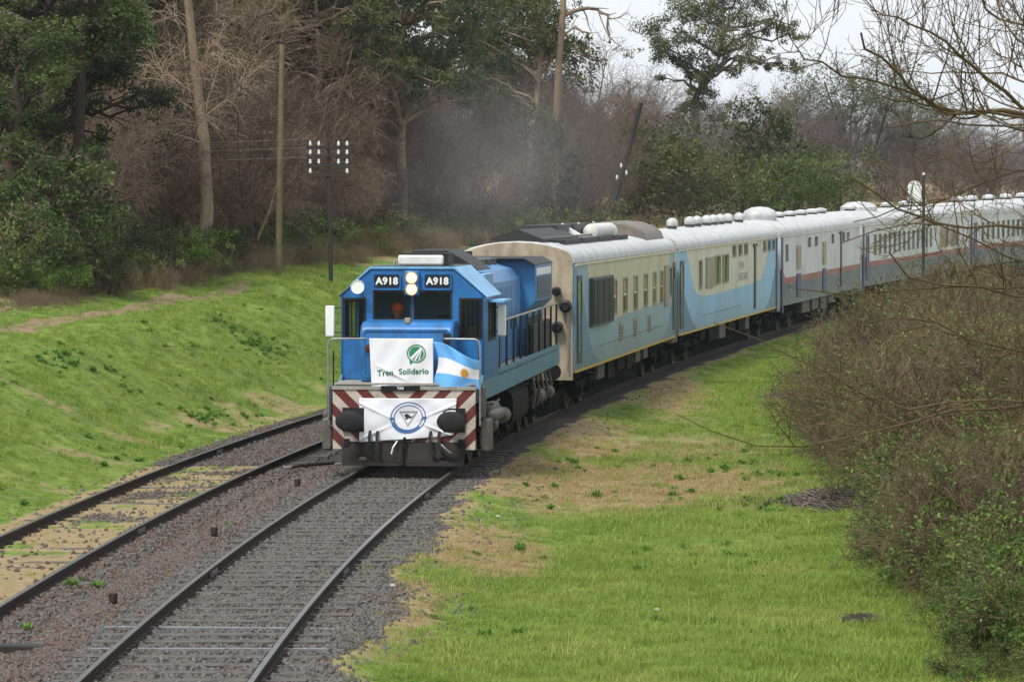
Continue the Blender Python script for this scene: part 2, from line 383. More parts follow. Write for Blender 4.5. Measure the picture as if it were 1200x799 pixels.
n = gk.sum(); scatter('grass', np.stack([X, Y, Z], -1)[gk], rots(n), gsc[gk], rng.randint(0, 3, n), tufts, 'bright green grass on the verge and the left bank', 'grass')
dk = (~gk) & (rng.rand(len(X)) < d_ * .9 * (1 - .8 * b_)) & (np.abs(U) > 1.05) & (np.abs(U + 2.83) > .12) & (np.abs(U + 4.57) > .12)
n = dk.sum(); scatter('dry_grass', np.stack([X, Y, Z], -1)[dk], rots(n), gsc[dk] * np.where(U[dk] < -1.7, .6, .95), rng.randint(0, 2, n), drys, 'tan dry grass patches beside the tracks', 'dry grass')
# broad-leaved weeds
def weed(seed, n=34, rad=.2, h=.16):
    r = np.random.RandomState(seed); a = r.rand(n) * 6.283; el_ = .25 + r.rand(n) * 1.0; L = rad * (.6 + .7 * r.rand(n))
    d = np.stack([np.cos(a) * np.cos(el_), np.sin(a) * np.cos(el_), np.sin(el_)], -1); s_ = np.stack([-np.sin(a), np.cos(a), 0 * a], -1)
    b = np.stack([.09 * rad * r.randn(n) * 3, .09 * rad * r.randn(n) * 3, h * .3 * r.rand(n)], -1); wv = s_ * (L * .2)[:, None]
    v = np.stack([b, b + d * (L * .55)[:, None] + wv, b + d * L[:, None] - [0, 0, .03], b + d * (L * .55)[:, None] - wv], 1)
    return proto('weed_plant', arr_mesh('weed_plant', v, np.arange(n * 4).reshape(-1, 4), None, {'tint': np.repeat(r.rand(n), 4)}), 'weed')
weeds = [weed(1), weed(2, 46, .26, .24)]
X, Y = gather([(2.2, 9.5, 33, 75, 1.4), (-11, -5.6, 48, 112, 1.6), (-3.3, -1.7, 36, 62, .3), (5, 9, 50, 100, 1.5)])
kk = fbm(X, Y, 2.2, 55) > .55
bx = []
for px, py, n_ in ((280, 388, 26), (300, 398, 30), (320, 412, 30), (265, 375, 14), (245, 488, 22), (70, 420, 16), (78, 432, 14), (215, 405, 10), (96, 690, 5), (105, 688, 4)):
    # patches seen on the bank, laid where the bank's surface lies
    for _ in range(n_):
        qx, qy = px + rng.randn() * 11, py + rng.randn() * 4
        Yc = np.linspace(40, 125, 700); Xq = (qx - 600) / FPX * Yc; zz = EYE - (qy - YH) / FPX * Yc; hz = hgt(Xq, Yc, False)
        i = np.argmax(zz < hz); bx.append((Xq[i], Yc[i]))
bx = np.array(bx); X = np.concatenate([X[kk], bx[:, 0]]); Y = np.concatenate([Y[kk], bx[:, 1]]); n = len(X)
scatter('weeds', np.stack([X, Y, hgt(X, Y)], -1), rots(n, .5), .15 + .35 * rng.rand(n), rng.randint(0, 2, n), weeds, 'low dark green weeds dotted over bank and verge', 'weeds')
# ballast stones
def stone(seed, m):
    r = np.random.RandomState(seed); bm = bmesh.new(); bmesh.ops.create_icosphere(bm, subdivisions=1, radius=1)
    for v in bm.verts: v.co = Vector((v.co.x * (.8 + .5 * r.rand()), v.co.y * (.6 + .4 * r.rand()), v.co.z * (.5 + .35 * r.rand())))
    me = bpy.data.meshes.new('stone'); bm.to_mesh(me); bm.free(); return proto('stone', me, m)
stones = [stone(i, 'stone') for i in range(4)] + [stone(9, 'stone_brown')]
X, Y = gather([(-3.0, 2.9, 32, 50, 330), (-3.0, 2.9, 50, 66, 200), (-5.8, -2.9, 40, 80, 110), (1.7, 2.8, 66, 100, 60)])
b_, d_, p_ = zone(X, Y); U = lat(X, Y); kk = rng.rand(len(X)) < b_ ** 1.5 + .05; kk &= (np.abs(np.abs(U) - .87) > .08) & (np.abs(np.abs(U + 3.7) - .87) > .08)
# sleepers stay partly clear of stones
ph = np.abs(((Y / .65) % 1) - .5); kk &= ~((np.abs(U) < 1.3) & (ph > .34) & (rng.rand(len(X)) < .86))
X, Y, U = X[kk], Y[kk], U[kk]; n = len(X)
pk = np.where(rng.rand(n) < np.where((U < -1.4), .42, .06), 4, rng.randint(0, 4, n))
scatter('ballast', np.stack([X, Y, hgt(X, Y) + .004], -1), rng.rand(n, 3) * 6.28, .02 + .034 * rng.rand(n) ** 1.6, pk, stones, 'grey and brown track ballast stones between the rails', 'ballast')

# ------------------------------------------------------------------ tracks
RP = [(-.065, -.15), (.065, -.15), (.065, -.138), (.012, -.12), (.012, -.045), (.036, -.034), (.036, -.004), (.030, 0), (-.030, 0), (-.036, -.004), (-.036, -.034), (-.012, -.045), (-.012, -.12), (-.065, -.138)]
def rail(parent, u0, y0, y1, step=2.0):
    Y = np.arange(y0, y1, step); n = len(RP); v = []
    for y in Y:
        for a, b in RP:
            x, _ = world(u0 + a, y); v.append((float(x), y, float(Zr(y)) + b))
    f = []; mi = []
    for i in range(len(Y) - 1):
        for k in range(n):
            f.append((i * n + k, i * n + (k + 1) % n, (i + 1) * n + (k + 1) % n, (i + 1) * n + k)); mi.append(1 if k == 7 else 0)
    mb = MB(); mb.v = v; mb.f = f; mb.mi = mi
    return mb.build('rail', ['rail_rust', 'rail_top'], parent, smooth=False)
def sleeper_mesh(L, wd, h, name, m):
    me = MB().box(-L / 2, L / 2, -wd / 2, wd / 2, -h, 0).build(name, m); d = me.data; bpy.data.objects.remove(me); return d
slm = [sleeper_mesh(2.7, .25, .14, 'sleeper', 'sleeper'), sleeper_mesh(2.62, .22, .14, 'sleeper', 'sleeper'), sleeper_mesh(2.7, .13, .08, 'steel_sleeper', 'steel_sleeper')]
def track(u0, y0, ys1, yend, label, zoff):
    x, y = world(u0, y0); root = empty('railway_track', (0, 0, 0)); tag(root, label, 'railway track', kind='structure')
    for s_ in (-1, 1): rail(root, u0 + s_ * .873, y0, yend)
    y = y0; r = random.Random(int(u0 * 10) + 7); i = 0
    while y < ys1:
        st = (u0 == 0 and i in STEEL)
        o = link('steel_sleeper' if st else 'sleeper', slm[2] if st else slm[r.randint(0, 1)], root)
        X, _ = world(u0 + r.uniform(-.05, .05), y); o.location = (float(X), y, float(Zr(y)) - (.118 if st else .120 + zoff * 2.5 + r.uniform(-.01, .012)))
        o.rotation_euler = (r.uniform(-.02, .02), r.uniform(-.008, .008), -math.atan(float(Xs(y))) + r.uniform(-.02, .02))
        if zoff < .02 and y < 62:
            for s_ in (-1, 1):
                for e in (-1, 1):
                    c = link('rail_clip', clipm, root); X, _ = world(u0 + s_ * .873 + e * .095, y); c.location = (float(X), y, float(Zr(y)) - .128)
        y += .65; i += 1
    return root
clipm = MB().box(-.045, .045, -.055, .055, -.03, .012).box(-.02, .02, -.02, .02, .012, .045).build('rail_clip', 'rail_rust'); _c = clipm; clipm = _c.data; bpy.data.objects.remove(_c)
STEEL = (7, 10)
tm = track(0, 33.15, 70, 230, 'main railway track running under the blue locomotive', .0)
tl = track(-3.7, 33.15, 84, 150, 'weedy side track beside the grassy left bank', .014)
for tr, u0, s_, y in ((tm, 0, -1, 45.4), (tm, 0, 1, 45.5), (tl, -3.7, 1, 51.5), (tl, -3.7, -1, 69), (tm, 0, 1, 58)):
    for e in (-1, 1):
        x, _ = world(u0 + s_ * .873 + e * .03, y)
        f = MB().box(-.012, .012, -.3, .3, -.12, -.04)
        for k in (-.2, -.07, .07, .2): f.box(-.03, .03, k - .02, k + .02, -.095, -.06)
        o = f.build('fishplate', 'fishplate', tr); o.location = (float(x), y, float(Zr(y))); o.rotation_euler = (0, 0, -math.atan(float(Xs(y))))
# ------------------------------------------------------------------ train materials
BL = (30, 108, 172)
mat('loco_blue', BL, .36, var=.14, scale=3, dirt=(44, 66, 88), dirtamt=.65)
mat('loco_blue_dirty', (66, 126, 150), .5, var=.15, scale=4, dirt=(104, 100, 88), dirtamt=.7)
mat('skylit_blue', (112, 172, 214), .4, var=.12, scale=4, dirt=(70, 90, 104), dirtamt=.5)  # paler copy of the cab blue, sky reflection on the chamfers mixed into the colour
mat('hood_blue', (50, 118, 174), .4, var=.12, scale=3, dirt=(70, 96, 112), dirtamt=.5)
mat('black', (16, 16, 17), .6, var=.3, scale=8)
mat('rubber', (15, 15, 16), .75, var=.3, scale=9, dirt=(36, 33, 30), dirtamt=.4)
mat('under', (15, 14, 13), .9, var=.4, scale=5, dirt=(36, 31, 27), dirtamt=.55, spec=.2)
mat('under_grey', (92, 88, 82), .7, var=.25, scale=5, dirt=(58, 52, 46), dirtamt=.7)
mat('plough', (30, 27, 26), .8, var=.3, scale=5, dirt=(52, 44, 38), dirtamt=.6, spec=.25)
mat('white_paint', (214, 212, 204), .5, var=.06, scale=4, dirt=(150, 142, 128), dirtamt=.5)
mat('cream', (212, 205, 176), .5, var=.06, scale=3, dirt=(160, 148, 120), dirtamt=.4)
mat('end_beige', (176, 162, 138), .65, var=.14, scale=2.5, dirt=(98, 84, 68), dirtamt=.7)
mat('roof_white', (188, 190, 190), .5, var=.08, scale=2, dirt=(128, 124, 116), dirtamt=.65)
mat('hump', (112, 104, 96), .6, var=.2, scale=2, dirt=(84, 72, 62), dirtamt=.6)
mat('yellow', (206, 164, 52), .5, var=.12, scale=5, dirt=(120, 100, 60), dirtamt=.5)
mat('wheel', (72, 66, 62), .55, metal=.4, var=.3, scale=6, dirt=(44, 38, 34), dirtamt=.6)
mat('deck', (150, 146, 138), .7, var=.2, scale=5, dirt=(90, 84, 74), dirtamt=.6)
mat('interior', (18, 18, 20), .8, var=.3)
mat('livery_post', (32, 52, 108), .45, var=.15, dirt=(30, 36, 60), dirtamt=.5)
mat('steel_pipe', (150, 152, 154), .4, metal=.6, var=.2, scale=9)
mat('panel_dark', (62, 66, 64), .5, var=.2, scale=3, dirt=(92, 90, 84), dirtamt=.5)
mat('panel_tan', (158, 148, 122), .6, var=.12, scale=4, dirt=(112, 104, 88), dirtamt=.5)
mat('cloth_white', (226, 226, 232), .85, var=.03, scale=3, spec=.1)
mat('cloth_sky', (106, 170, 228), .85, var=.05, scale=4, spec=.1)
mat('sun_gold', (206, 150, 48), .8, var=.15, scale=20)
mat('print_green', (38, 128, 84), .8, var=.08)
mat('print_blue', (70, 108, 160), .8, var=.08)
mat('print_dark', (58, 52, 66), .8, var=.1)
mat('print_grey', (150, 156, 154), .7, var=.1)
mat('lettering', (232, 234, 232), .5, var=.03)
mat('plate_black', (10, 11, 12), .4, var=.2)
def stripes():
    m, t, P, O = newmat('stripes'); vec = N(t, 'ShaderNodeTexCoord').outputs['Object']
    sp = N(t, 'ShaderNodeSeparateXYZ'); t.links.new(vec, sp.inputs[0])
    k = mth(t, 'FRACT', mth(t, 'DIVIDE', mth(t, 'ADD', mth(t, 'SUBTRACT', sp.outputs[2], mth(t, 'ABSOLUTE', sp.outputs[0])), 5.12), .44))
    c = mixc(t, ramp(t, k, .49, .51), srgb((96, 30, 31)), srgb((188, 178, 166)))
    n2 = noise(t, vec, 3, 6, .7); c = mixc(t, mth(t, 'MULTIPLY', ramp(t, n2, .45, .75), .55), c, srgb((84, 68, 58)))
    t.links.new(c, P.inputs['Base Color']); P.inputs['Roughness'].default_value = .5
stripes()
def glass(name, tint, amt):
    m, t, P, O = newmat(name); g = N(t, 'ShaderNodeBsdfGlossy'); g.inputs['Roughness'].default_value = .06
    tr = N(t, 'ShaderNodeBsdfTransparent'); tr.inputs[0].default_value = (*tint, 1)
    fr = N(t, 'ShaderNodeFresnel'); fr.inputs[0].default_value = 1.45; ms = N(t, 'ShaderNodeMixShader')
    t.links.new(mth(t, 'MULTIPLY', fr.outputs[0], amt), ms.inputs[0]); t.links.new(tr.outputs[0], ms.inputs[1]); t.links.new(g.outputs[0], ms.inputs[2]); t.links.new(ms.outputs[0], O.inputs[0])
glass('cab_glass', (.93, .96, .95), .35)
m, t, P, O = newmat('dark_glass'); P.inputs['Base Color'].default_value = (.02, .025, .025, 1); P.inputs['Roughness'].default_value = .1
m, t, P, O = newmat('lamp_glow'); P.inputs['Base Color'].default_value = (1, .9, .7, 1); P.inputs['Emission Color'].default_value = (1, .74, .40, 1); P.inputs['Emission Strength'].default_value = 4

m, t, P, O = newmat('lamp_edge'); P.inputs['Base Color'].default_value = (1, .8, .5, 1); P.inputs['Emission Color'].default_value = (1, .50, .16, 1); P.inputs['Emission Strength'].default_value = .9
def wheelset(parent, x, y, r, name='wheel'):
    w_ = MB()
    s_ = 1 if x > 0 else -1
    w_.lathe([(r * .2, x + s_ * .10), (r * .22, x + s_ * .07), (r * .80, x + s_ * .03), (r * .84, x + s_ * .07), (r, x + s_ * .07), (r, x - s_ * .03), (r + .03, x - s_ * .04), (r + .03, x - s_ * .07), (r * .3, x - s_ * .07)], 'x', (0, y, r), 24)
    return w_.build(name, 'wheel', parent)
def bogie(root, yc, axles, wb, r):
    b = MB(); h = (axles - 1) * wb / 2 + .55
    for s_ in (-1, 1):
        x0, x1 = sorted((s_ * 1.0, s_ * 1.13))
        b.prism([(-h, .62), (-h + .25, .82), (-wb * .3, .78), (0, .58), (wb * .3, .78), (h - .25, .82), (h, .62), (h, .5), (wb * .45, .52), (0, .36), (-wb * .45, .52), (-h, .5)], 'x', x0, x1)
        for k in range(axles):
            y = (k - (axles - 1) / 2) * wb
            b.box(*sorted((s_ * 1.0, s_ * 1.24)), y - .17, y + .17, r - .17, r + .2); b.lathe([(.06, s_ * 1.24), (.12, s_ * 1.25), (.12, s_ * 1.3), (.05, s_ * 1.32)], 'x', (0, y, r), 12)
            for e in (-.34, .34):
                if abs(y + e) < h - .1: b.lathe([(.09, .52), (.11, .56), (.08, .6), (.11, .64), (.08, .68), (.11, .72), (.08, .76), (.09, .82)], 'z', (s_ * 1.16, y + e, 0), 10)
            b.tube([(s_ * 1.18, y + .3, .34), (s_ * 1.18, y - .3, .30)], .035, 6)
        b.tube([(s_ * 1.2, -h, .7), (s_ * 1.24, -h * .3, .9), (s_ * 1.22, h, .72)], .03, 6)
    b.box(-1.05, 1.05, -.25, .25, .5, .95); b.box(-1.0, 1.0, -h, -h + .12, .5, .62); b.box(-1.0, 1.0, h - .12, h, .5, .62)
    for i in range(len(b.v)): b.v[i] = (b.v[i][0], b.v[i][1] + yc, b.v[i][2])
    o = b.build('bogie', 'under', root)
    for k in range(axles):
        y = yc + (k - (axles - 1) / 2) * wb
        MB().tube([(-.9, y, r), (.9, y, r)], .08, 10).build('axle', 'under', o)
        for s_ in (-1, 1): wheelset(o, s_ * .873, y, r)
    return o

# ------------------------------------------------------------------ locomotive (local: x to the camera's right, y towards the tail, z above the rail)
LX, LY, LH = -1.975, 62.5, .102
loco = empty('diesel_locomotive', (LX, LY, 0), (0, 0, -math.atan(LH)))
tag(loco, 'blue diesel locomotive numbered A918 with red and white striped buffer beam', 'locomotive')
fr_ = MB().box(-1.3, 1.3, .06, 17.2, 1.22, 1.58); fr_.build('frame', 'loco_blue_dirty', loco, .02)
for s_ in (-1, 1):
    x0, x1 = sorted((s_ * 1.30, s_ * 1.345))
    MB().prism([(.75, 1.16), (.75, 1.58), (1.1, 1.72), (17.2, 1.72), (17.2, 1.26), (1.3, 1.26)], 'x', x0, x1).build('side_sill', 'loco_blue_dirty', loco)
    MB().box(*sorted((s_ * 1.345, s_ * 1.352)), .78, 1.5, 1.28, 1.42).build('yellow_mark', 'yellow', loco)
    MB().box(*sorted((s_ * .9, s_ * 1.345)), 3.75, 17.1, 1.585, 1.635).build('walkway', 'deck', loco)
MB().box(-1.3, 1.3, .02, 1.2, 1.585, 1.62).build('front_platform', 'deck', loco)
# buffer beam
bb = MB(); bb.prism([(-1.32, .40), (-1.08, .40), (-1.08, .54), (1.08, .54), (1.08, .40), (1.32, .40), (1.32, 1.5), (-1.32, 1.5)], 'y', -.06, .06)
beam = bb.build('buffer_beam', 'stripes', loco, .012)
MB().box(-1.33, 1.33, -.08, .1, 1.5, 1.56).build('beam_cap', 'deck', loco)
MB().plate(rect(-.42, .3, 1.48, 1.575), [], lambda a, b, d: (a, -.085 - d, b), .01).build('name_plate', 'plate_black', loco)
tx = text_mesh('YA3', .07, .002)
o = link('lettering', tx, loco, 'lettering'); o.location = (-.06, -.1, 1.53); o.rotation_euler = (R(90), 0, 0)
for s_ in (-1, 1):
    c = (s_ * .93, 0, .95)
    b = MB(); b.lathe([(.10, -.06), (.13, -.08), (.13, -.3), (.09, -.3), (.09, -.55)], 'y', c, 18)
    b.box(c[0] - .2, c[0] + .2, -.11, -.06, c[2] - .22, c[2] + .22)
    bo = b.build('buffer', 'rubber', loco)
    MB().lathe([(.04, -.54), (.20, -.55), (.255, -.565), (.26, -.585), (.22, -.605), (.1, -.618), (.02, -.62)], 'y', c, 32, 1.0, .74).build('buffer_head', 'rubber', bo)
# plough
pl = MB(); pl.plate([(-1.12, .12), (1.12, .12), (1.15, .56), (-1.15, .56)], [[(-.82, .22), (-.66, .22), (-.69, .28), (-.79, .28)], [(.66, .22), (.82, .22), (.79, .28), (.69, .28)]], lambda a, b, d: (a, -.12 - (.56 - b) * .5 - abs(a) * -.06 + d, b), .03)
pl.box(-1.1, -1.0, -.12, .5, .3, .6); pl.box(1.0, 1.1, -.12, .5, .3, .6); pl.box(-.02, .02, -.33, -.2, .14, .5)
pl.build('plough', 'plough', loco)
cp = MB(); cp.box(-.14, .14, -.085, -.06, .56, 1.08)
cp.tube([(.02, -.085, .62), (.02, -.2, .58), (.0, -.24, .46), (.02, -.2, .36)], .03, 6); cp.build('coupling_hook', 'under', loco)
for x0, x1 in ((-.62, -.56), (-.48, -.4), (.5, .62), (.66, .95)):
    MB().tube([(x0, -.08, .74), (x0, -.22, .66), (x0 + .02, -.27, .48), ((x0 + x1) / 2, -.3, .34), (x1, -.28, .27)], .028, 8).build('brake_hose', 'rubber', loco)
MB().tube([(-.12, -.1, .56), (-.17, -.3, .46), (-.2, -.3, .34)], .014, 6).build('hose_end', 'lettering', loco)
MB().tube([(.72, -.3, .52), (.82, -.33, .42), (.9, -.3, .36)], .02, 6).build('hose_end', 'steel_pipe', loco)
# nose
npz = [(.28, 1.62), (.28, 2.5), (.31, 2.59), (.37, 2.66), (.46, 2.71), (.58, 2.735), (1.15, 2.75), (1.15, 1.62)]
MB().prism(npz, 'x', -.86, .86).build('nose', 'loco_blue', loco, .05)
MB().box(-.05, .05, .42, .6, 2.70, 2.80).build('nose_lamp', 'panel_tan', loco, .01)
MB().plate(rrect(-.8, .8, 1.7, 2.6, .06), [rrect(-.76, .76, 1.74, 2.56, .05)], lambda a, b, d: (a, .277 - d, b), .012).build('nose_door_trim', 'loco_blue', loco)
for x in (.74,): MB().box(x - .05, x + .09, .22, .28, 2.33, 2.52).build('nose_vent', 'black', loco)
MB().lathe([(.05, .30), (.07, .27), (.07, .22), (.02, .2)], 'y', (-.70, 0, 2.25), 14).build('marker_lamp', 'rust', loco)
# cab shell with real openings
CY0, CY1 = 1.15, 3.75
cabp = [(-1.35, 1.62), (1.35, 1.62), (1.35, 3.20), (.78, 3.69), (-.78, 3.69), (-1.35, 3.20)]
ws = [rrect(-.72, -.04, 2.76, 3.27, .03, 2), rrect(.04, .72, 2.76, 3.27, .03, 2)]
sw = [rrect(-1.29, -.90, 2.42, 3.13, .03, 2), rrect(.90, 1.29, 2.42, 3.13, .03, 2)]
cab = MB(); cab.plate(cabp, ws + sw, lambda a, b, d: (a, CY0 + d, b), .06)
cab.plate(cabp, [], lambda a, b, d: (a, CY1 - d, b), .06)
for s_ in (-1, 1):
    cab.plate(rect(CY0, CY1, 1.62, 3.20), [rrect(CY0 + .75, CY0 + 1.95, 2.35, 3.06, .05, 2)], lambda a, b, d, s_=s_: (s_ * (1.35 - d), a, b), .06)
cab.box(-1.29, 1.29, CY0 + .06, CY1 - .06, 1.63, 1.7)
cabo = cab.build('cab', 'loco_blue', loco, .015)
for wdw in ws + sw:
    xs_ = [p[0] for p in wdw]; zs_ = [p[1] for p in wdw]; a, b, c, d = min(xs_), max(xs_), min(zs_), max(zs_)
    o = MB().plate(rect(a - .025, b + .025, c - .025, d + .025), [rect(a + .015, b - .015, c + .015, d - .015)], lambda p, q_, e: (p, CY0 - .012 + e, q_), .03).build('window_frame', 'black', loco)
    MB().box(a, b, CY0 + .03, CY0 + .036, c, d).build('pane', 'cab_glass', o)
for s_ in (-1, 1):
    a, b, c, d = CY0 + .75, CY0 + 1.95, 2.35, 3.06
    o = MB().plate(rect(a - .03, b + .03, c - .03, d + .03), [rect(a + .02, (a + b) / 2 - .02, c + .02, d - .02), rect((a + b) / 2 + .02, b - .02, c + .02, d - .02)], lambda p, q_, e, s_=s_: (s_ * (1.362 - e), p, q_), .03).build('window_frame', 'black', loco)
    MB().box(*sorted((s_ * 1.32, s_ * 1.326)), a, b, c, d).build('pane', 'cab_glass', o)
# grilles over the cab's front side panes
for wdw in sw:
    xs_ = [p[0] for p in wdw]; a, b = min(xs_), max(xs_); g = MB()
    for k in range(5): x = a + .02 + (b - a - .04) * k / 4; g.box(x - .006, x + .006, CY0 - .03, CY0 - .018, 2.43, 3.12)
    g.build('window_grille', 'black', loco)
# roof of the cab
rf = MB(); t_ = .045
ro = [(-1.40, 3.17), (-.80, 3.735), (.80, 3.735), (1.40, 3.17)]; ri = [(1.36, 3.205), (.785, 3.695), (-.785, 3.695), (-1.36, 3.205)]
rf.prism(ro + ri, 'y', CY0 - .03, CY1 + .02)
rf.build('cab_roof', 'skylit_blue', loco, .01)
MB().box(-.78, .78, CY0 + .15, CY1 - .1, 3.735, 3.75).build('roof_mat', 'panel_dark', loco)
# number boards, lamps
for s_ in (-1, 1):
    nb = MB().plate(rrect(s_ * .475 - .265, s_ * .475 + .265, 3.30, 3.62, .03), [rrect(s_ * .475 - .24, s_ * .475 + .24, 3.325, 3.595, .03)], lambda a, b, d: (a, CY0 - .015 - d, b), .03).build('number_board', 'loco_blue', loco)
    MB().plate(rrect(s_ * .475 - .225, s_ * .475 + .225, 3.355, 3.565, .06), [], lambda a, b, d: (a, CY0 - .006 - d, b), .02).build('number_plate', 'plate_black', nb)
    t0 = bold_text('A918', .185, .008, 1.06); o = link('lettering', t0, nb, 'lettering'); o.location = (s_ * .475, CY0 - .031, 3.462); o.rotation_euler = (R(90), 0, 0); o.scale = (1.0, 1, 1)
hl = MB().box(-.14, .14, CY0 - .1, CY0 + .02, 3.2, 3.66).build('headlight_housing', 'loco_blue', loco, .02)
for z in (3.53, 3.315):
    MB().lathe([(.115, CY0 - .09), (.125, CY0 - .13), (.105, CY0 - .135), (.1, CY0 - .11)], 'y', (0, 0, z), 24).build('lamp_rim', 'steel_pipe', hl)
    lmp = MB(); lmp.lathe([(.098, CY0 - .112), (.075, CY0 - .128), (.02, CY0 - .134)], 'y', (0, 0, z), 24).build('headlight', 'lamp_edge', hl)
    MB().lathe([(.05, CY0 - .1345), (.04, CY0 - .138), (.01, CY0 - .141)], 'y', (0, 0, z), 20).build('bulb', 'lamp_glow', hl)
# loudspeaker horn, mirrors, air conditioner
MB().lathe([(.13, CY0 - .22), (.125, CY0 - .235), (.06, CY0 - .16), (.035, CY0 - .1), (.028, CY0 - .1), (.05, CY0 - .15), (.115, CY0 - .2)], 'y', (-1.0, 0, 3.36), 24).build('horn', 'lettering', loco)
MB().lathe([(.034, CY0 - .16), (.034, CY0 + .02)], 'y', (-1.0, 0, 3.36), 12).build('horn_driver', 'black', loco)
for s_, yy in ((-1, CY0 + .12), (1, CY0 + 1.0)):
    x = s_ * 1.57
    mo = MB().box(x - .085, x + .085, yy - .03, yy + .03, 2.42, 3.0).build('mirror', 'lettering', loco, .02)
    for z in (2.96, 2.5): MB().tube([(s_ * 1.34, yy + .02, z), (x, yy + .02, z)], .014, 6).build('mirror_bracket', 'black', mo)
MB().box(1.36, 1.66, CY0 + .6, CY0 + 2.0, 3.06, 3.1).build('window_visor', 'skylit_blue', loco)
ac = MB().box(-.30, .56, CY0 + .2, CY0 + 1.1, 3.755, 3.95).build('air_conditioner', 'white_paint', loco, .04)
MB().box(-.26, .64, CY0 + .25, CY0 + 1.15, 3.953, 3.985).box(.575, .64, CY0 + .25, CY0 + 1.15, 3.76, 3.95).build('cover', 'black', ac)
MB().tube([(-.3, CY0 + .35, 3.85), (-.36, CY0 + .3, 3.84), (-.38, CY0 + .3, 3.76)], .02, 6).build('pipe', 'steel_pipe', ac)
bxp = [(-.55, 3.62), (.95, 3.62), (.62, 3.86), (.32, 4.02), (-.36, 4.02)]
MB().prism(bxp, 'y', CY1 + .05, CY1 + 2.4).build('roof_hatch', 'black', loco, .02)
# interior
it = MB(); it.box(.1, 1.2, CY0 + .14, CY0 + .5, 1.75, 2.62); it.box(-.62, -.1, CY0 + .5, CY0 + .95, 1.7, 2.0); it.box(-.6, -.12, CY0 + .9, CY0 + 1.0, 2.0, 2.6); it.box(.3, .8, CY0 + 1.0, CY0 + 1.5, 1.7, 2.12); it.box(.3, .8, CY0 + 1.46, CY0 + 1.56, 2.1, 2.8)
it.build('cab_interior', 'interior', loco, .02)
# long hood
hd = MB()
hs = [(-.9, 1.64), (.9, 1.64), (.9, 3.32), (.72, 3.55), (.4, 3.64), (-.4, 3.64), (-.72, 3.55), (-.9, 3.32)]
hd.prism(hs, 'y', CY1 + .02, 12.6); hd.build('hood', 'hood_blue', loco, .02)
MB().prism([(-1.0, 2.5), (1.0, 2.5), (1.06, 2.7), (1.06, 3.56), (-1.06, 3.56), (-1.06, 2.7)], 'y', CY1 + .03, CY1 + 1.6).build('equipment_blister', 'skylit_blue', loco, .02)
MB().prism([(-1.0, 1.64), (1.0, 1.64), (1.0, 2.55), (1.22, 2.8), (1.22, 3.60), (1.0, 3.72), (-1.0, 3.72), (-1.22, 3.6), (-1.22, 2.8), (-1.0, 2.55)], 'y', 12.6, 16.6).build('radiator_section', 'hood_blue', loco, .02)
MB().prism([(-1.24, 3.62), (-1.0, 3.76), (1.0, 3.76), (1.24, 3.62), (1.2, 3.60), (1.0, 3.725), (-1.0, 3.725), (-1.2, 3.6)], 'y', 12.3, 16.7).build('radiator_roof', 'black', loco)
MB().prism([(-.9, 1.64), (.9, 1.64), (.9, 3.4), (.6, 3.6), (-.6, 3.6), (-.9, 3.4)], 'y', 16.6, 17.0).build('rear_end', 'loco_blue', loco, .02)
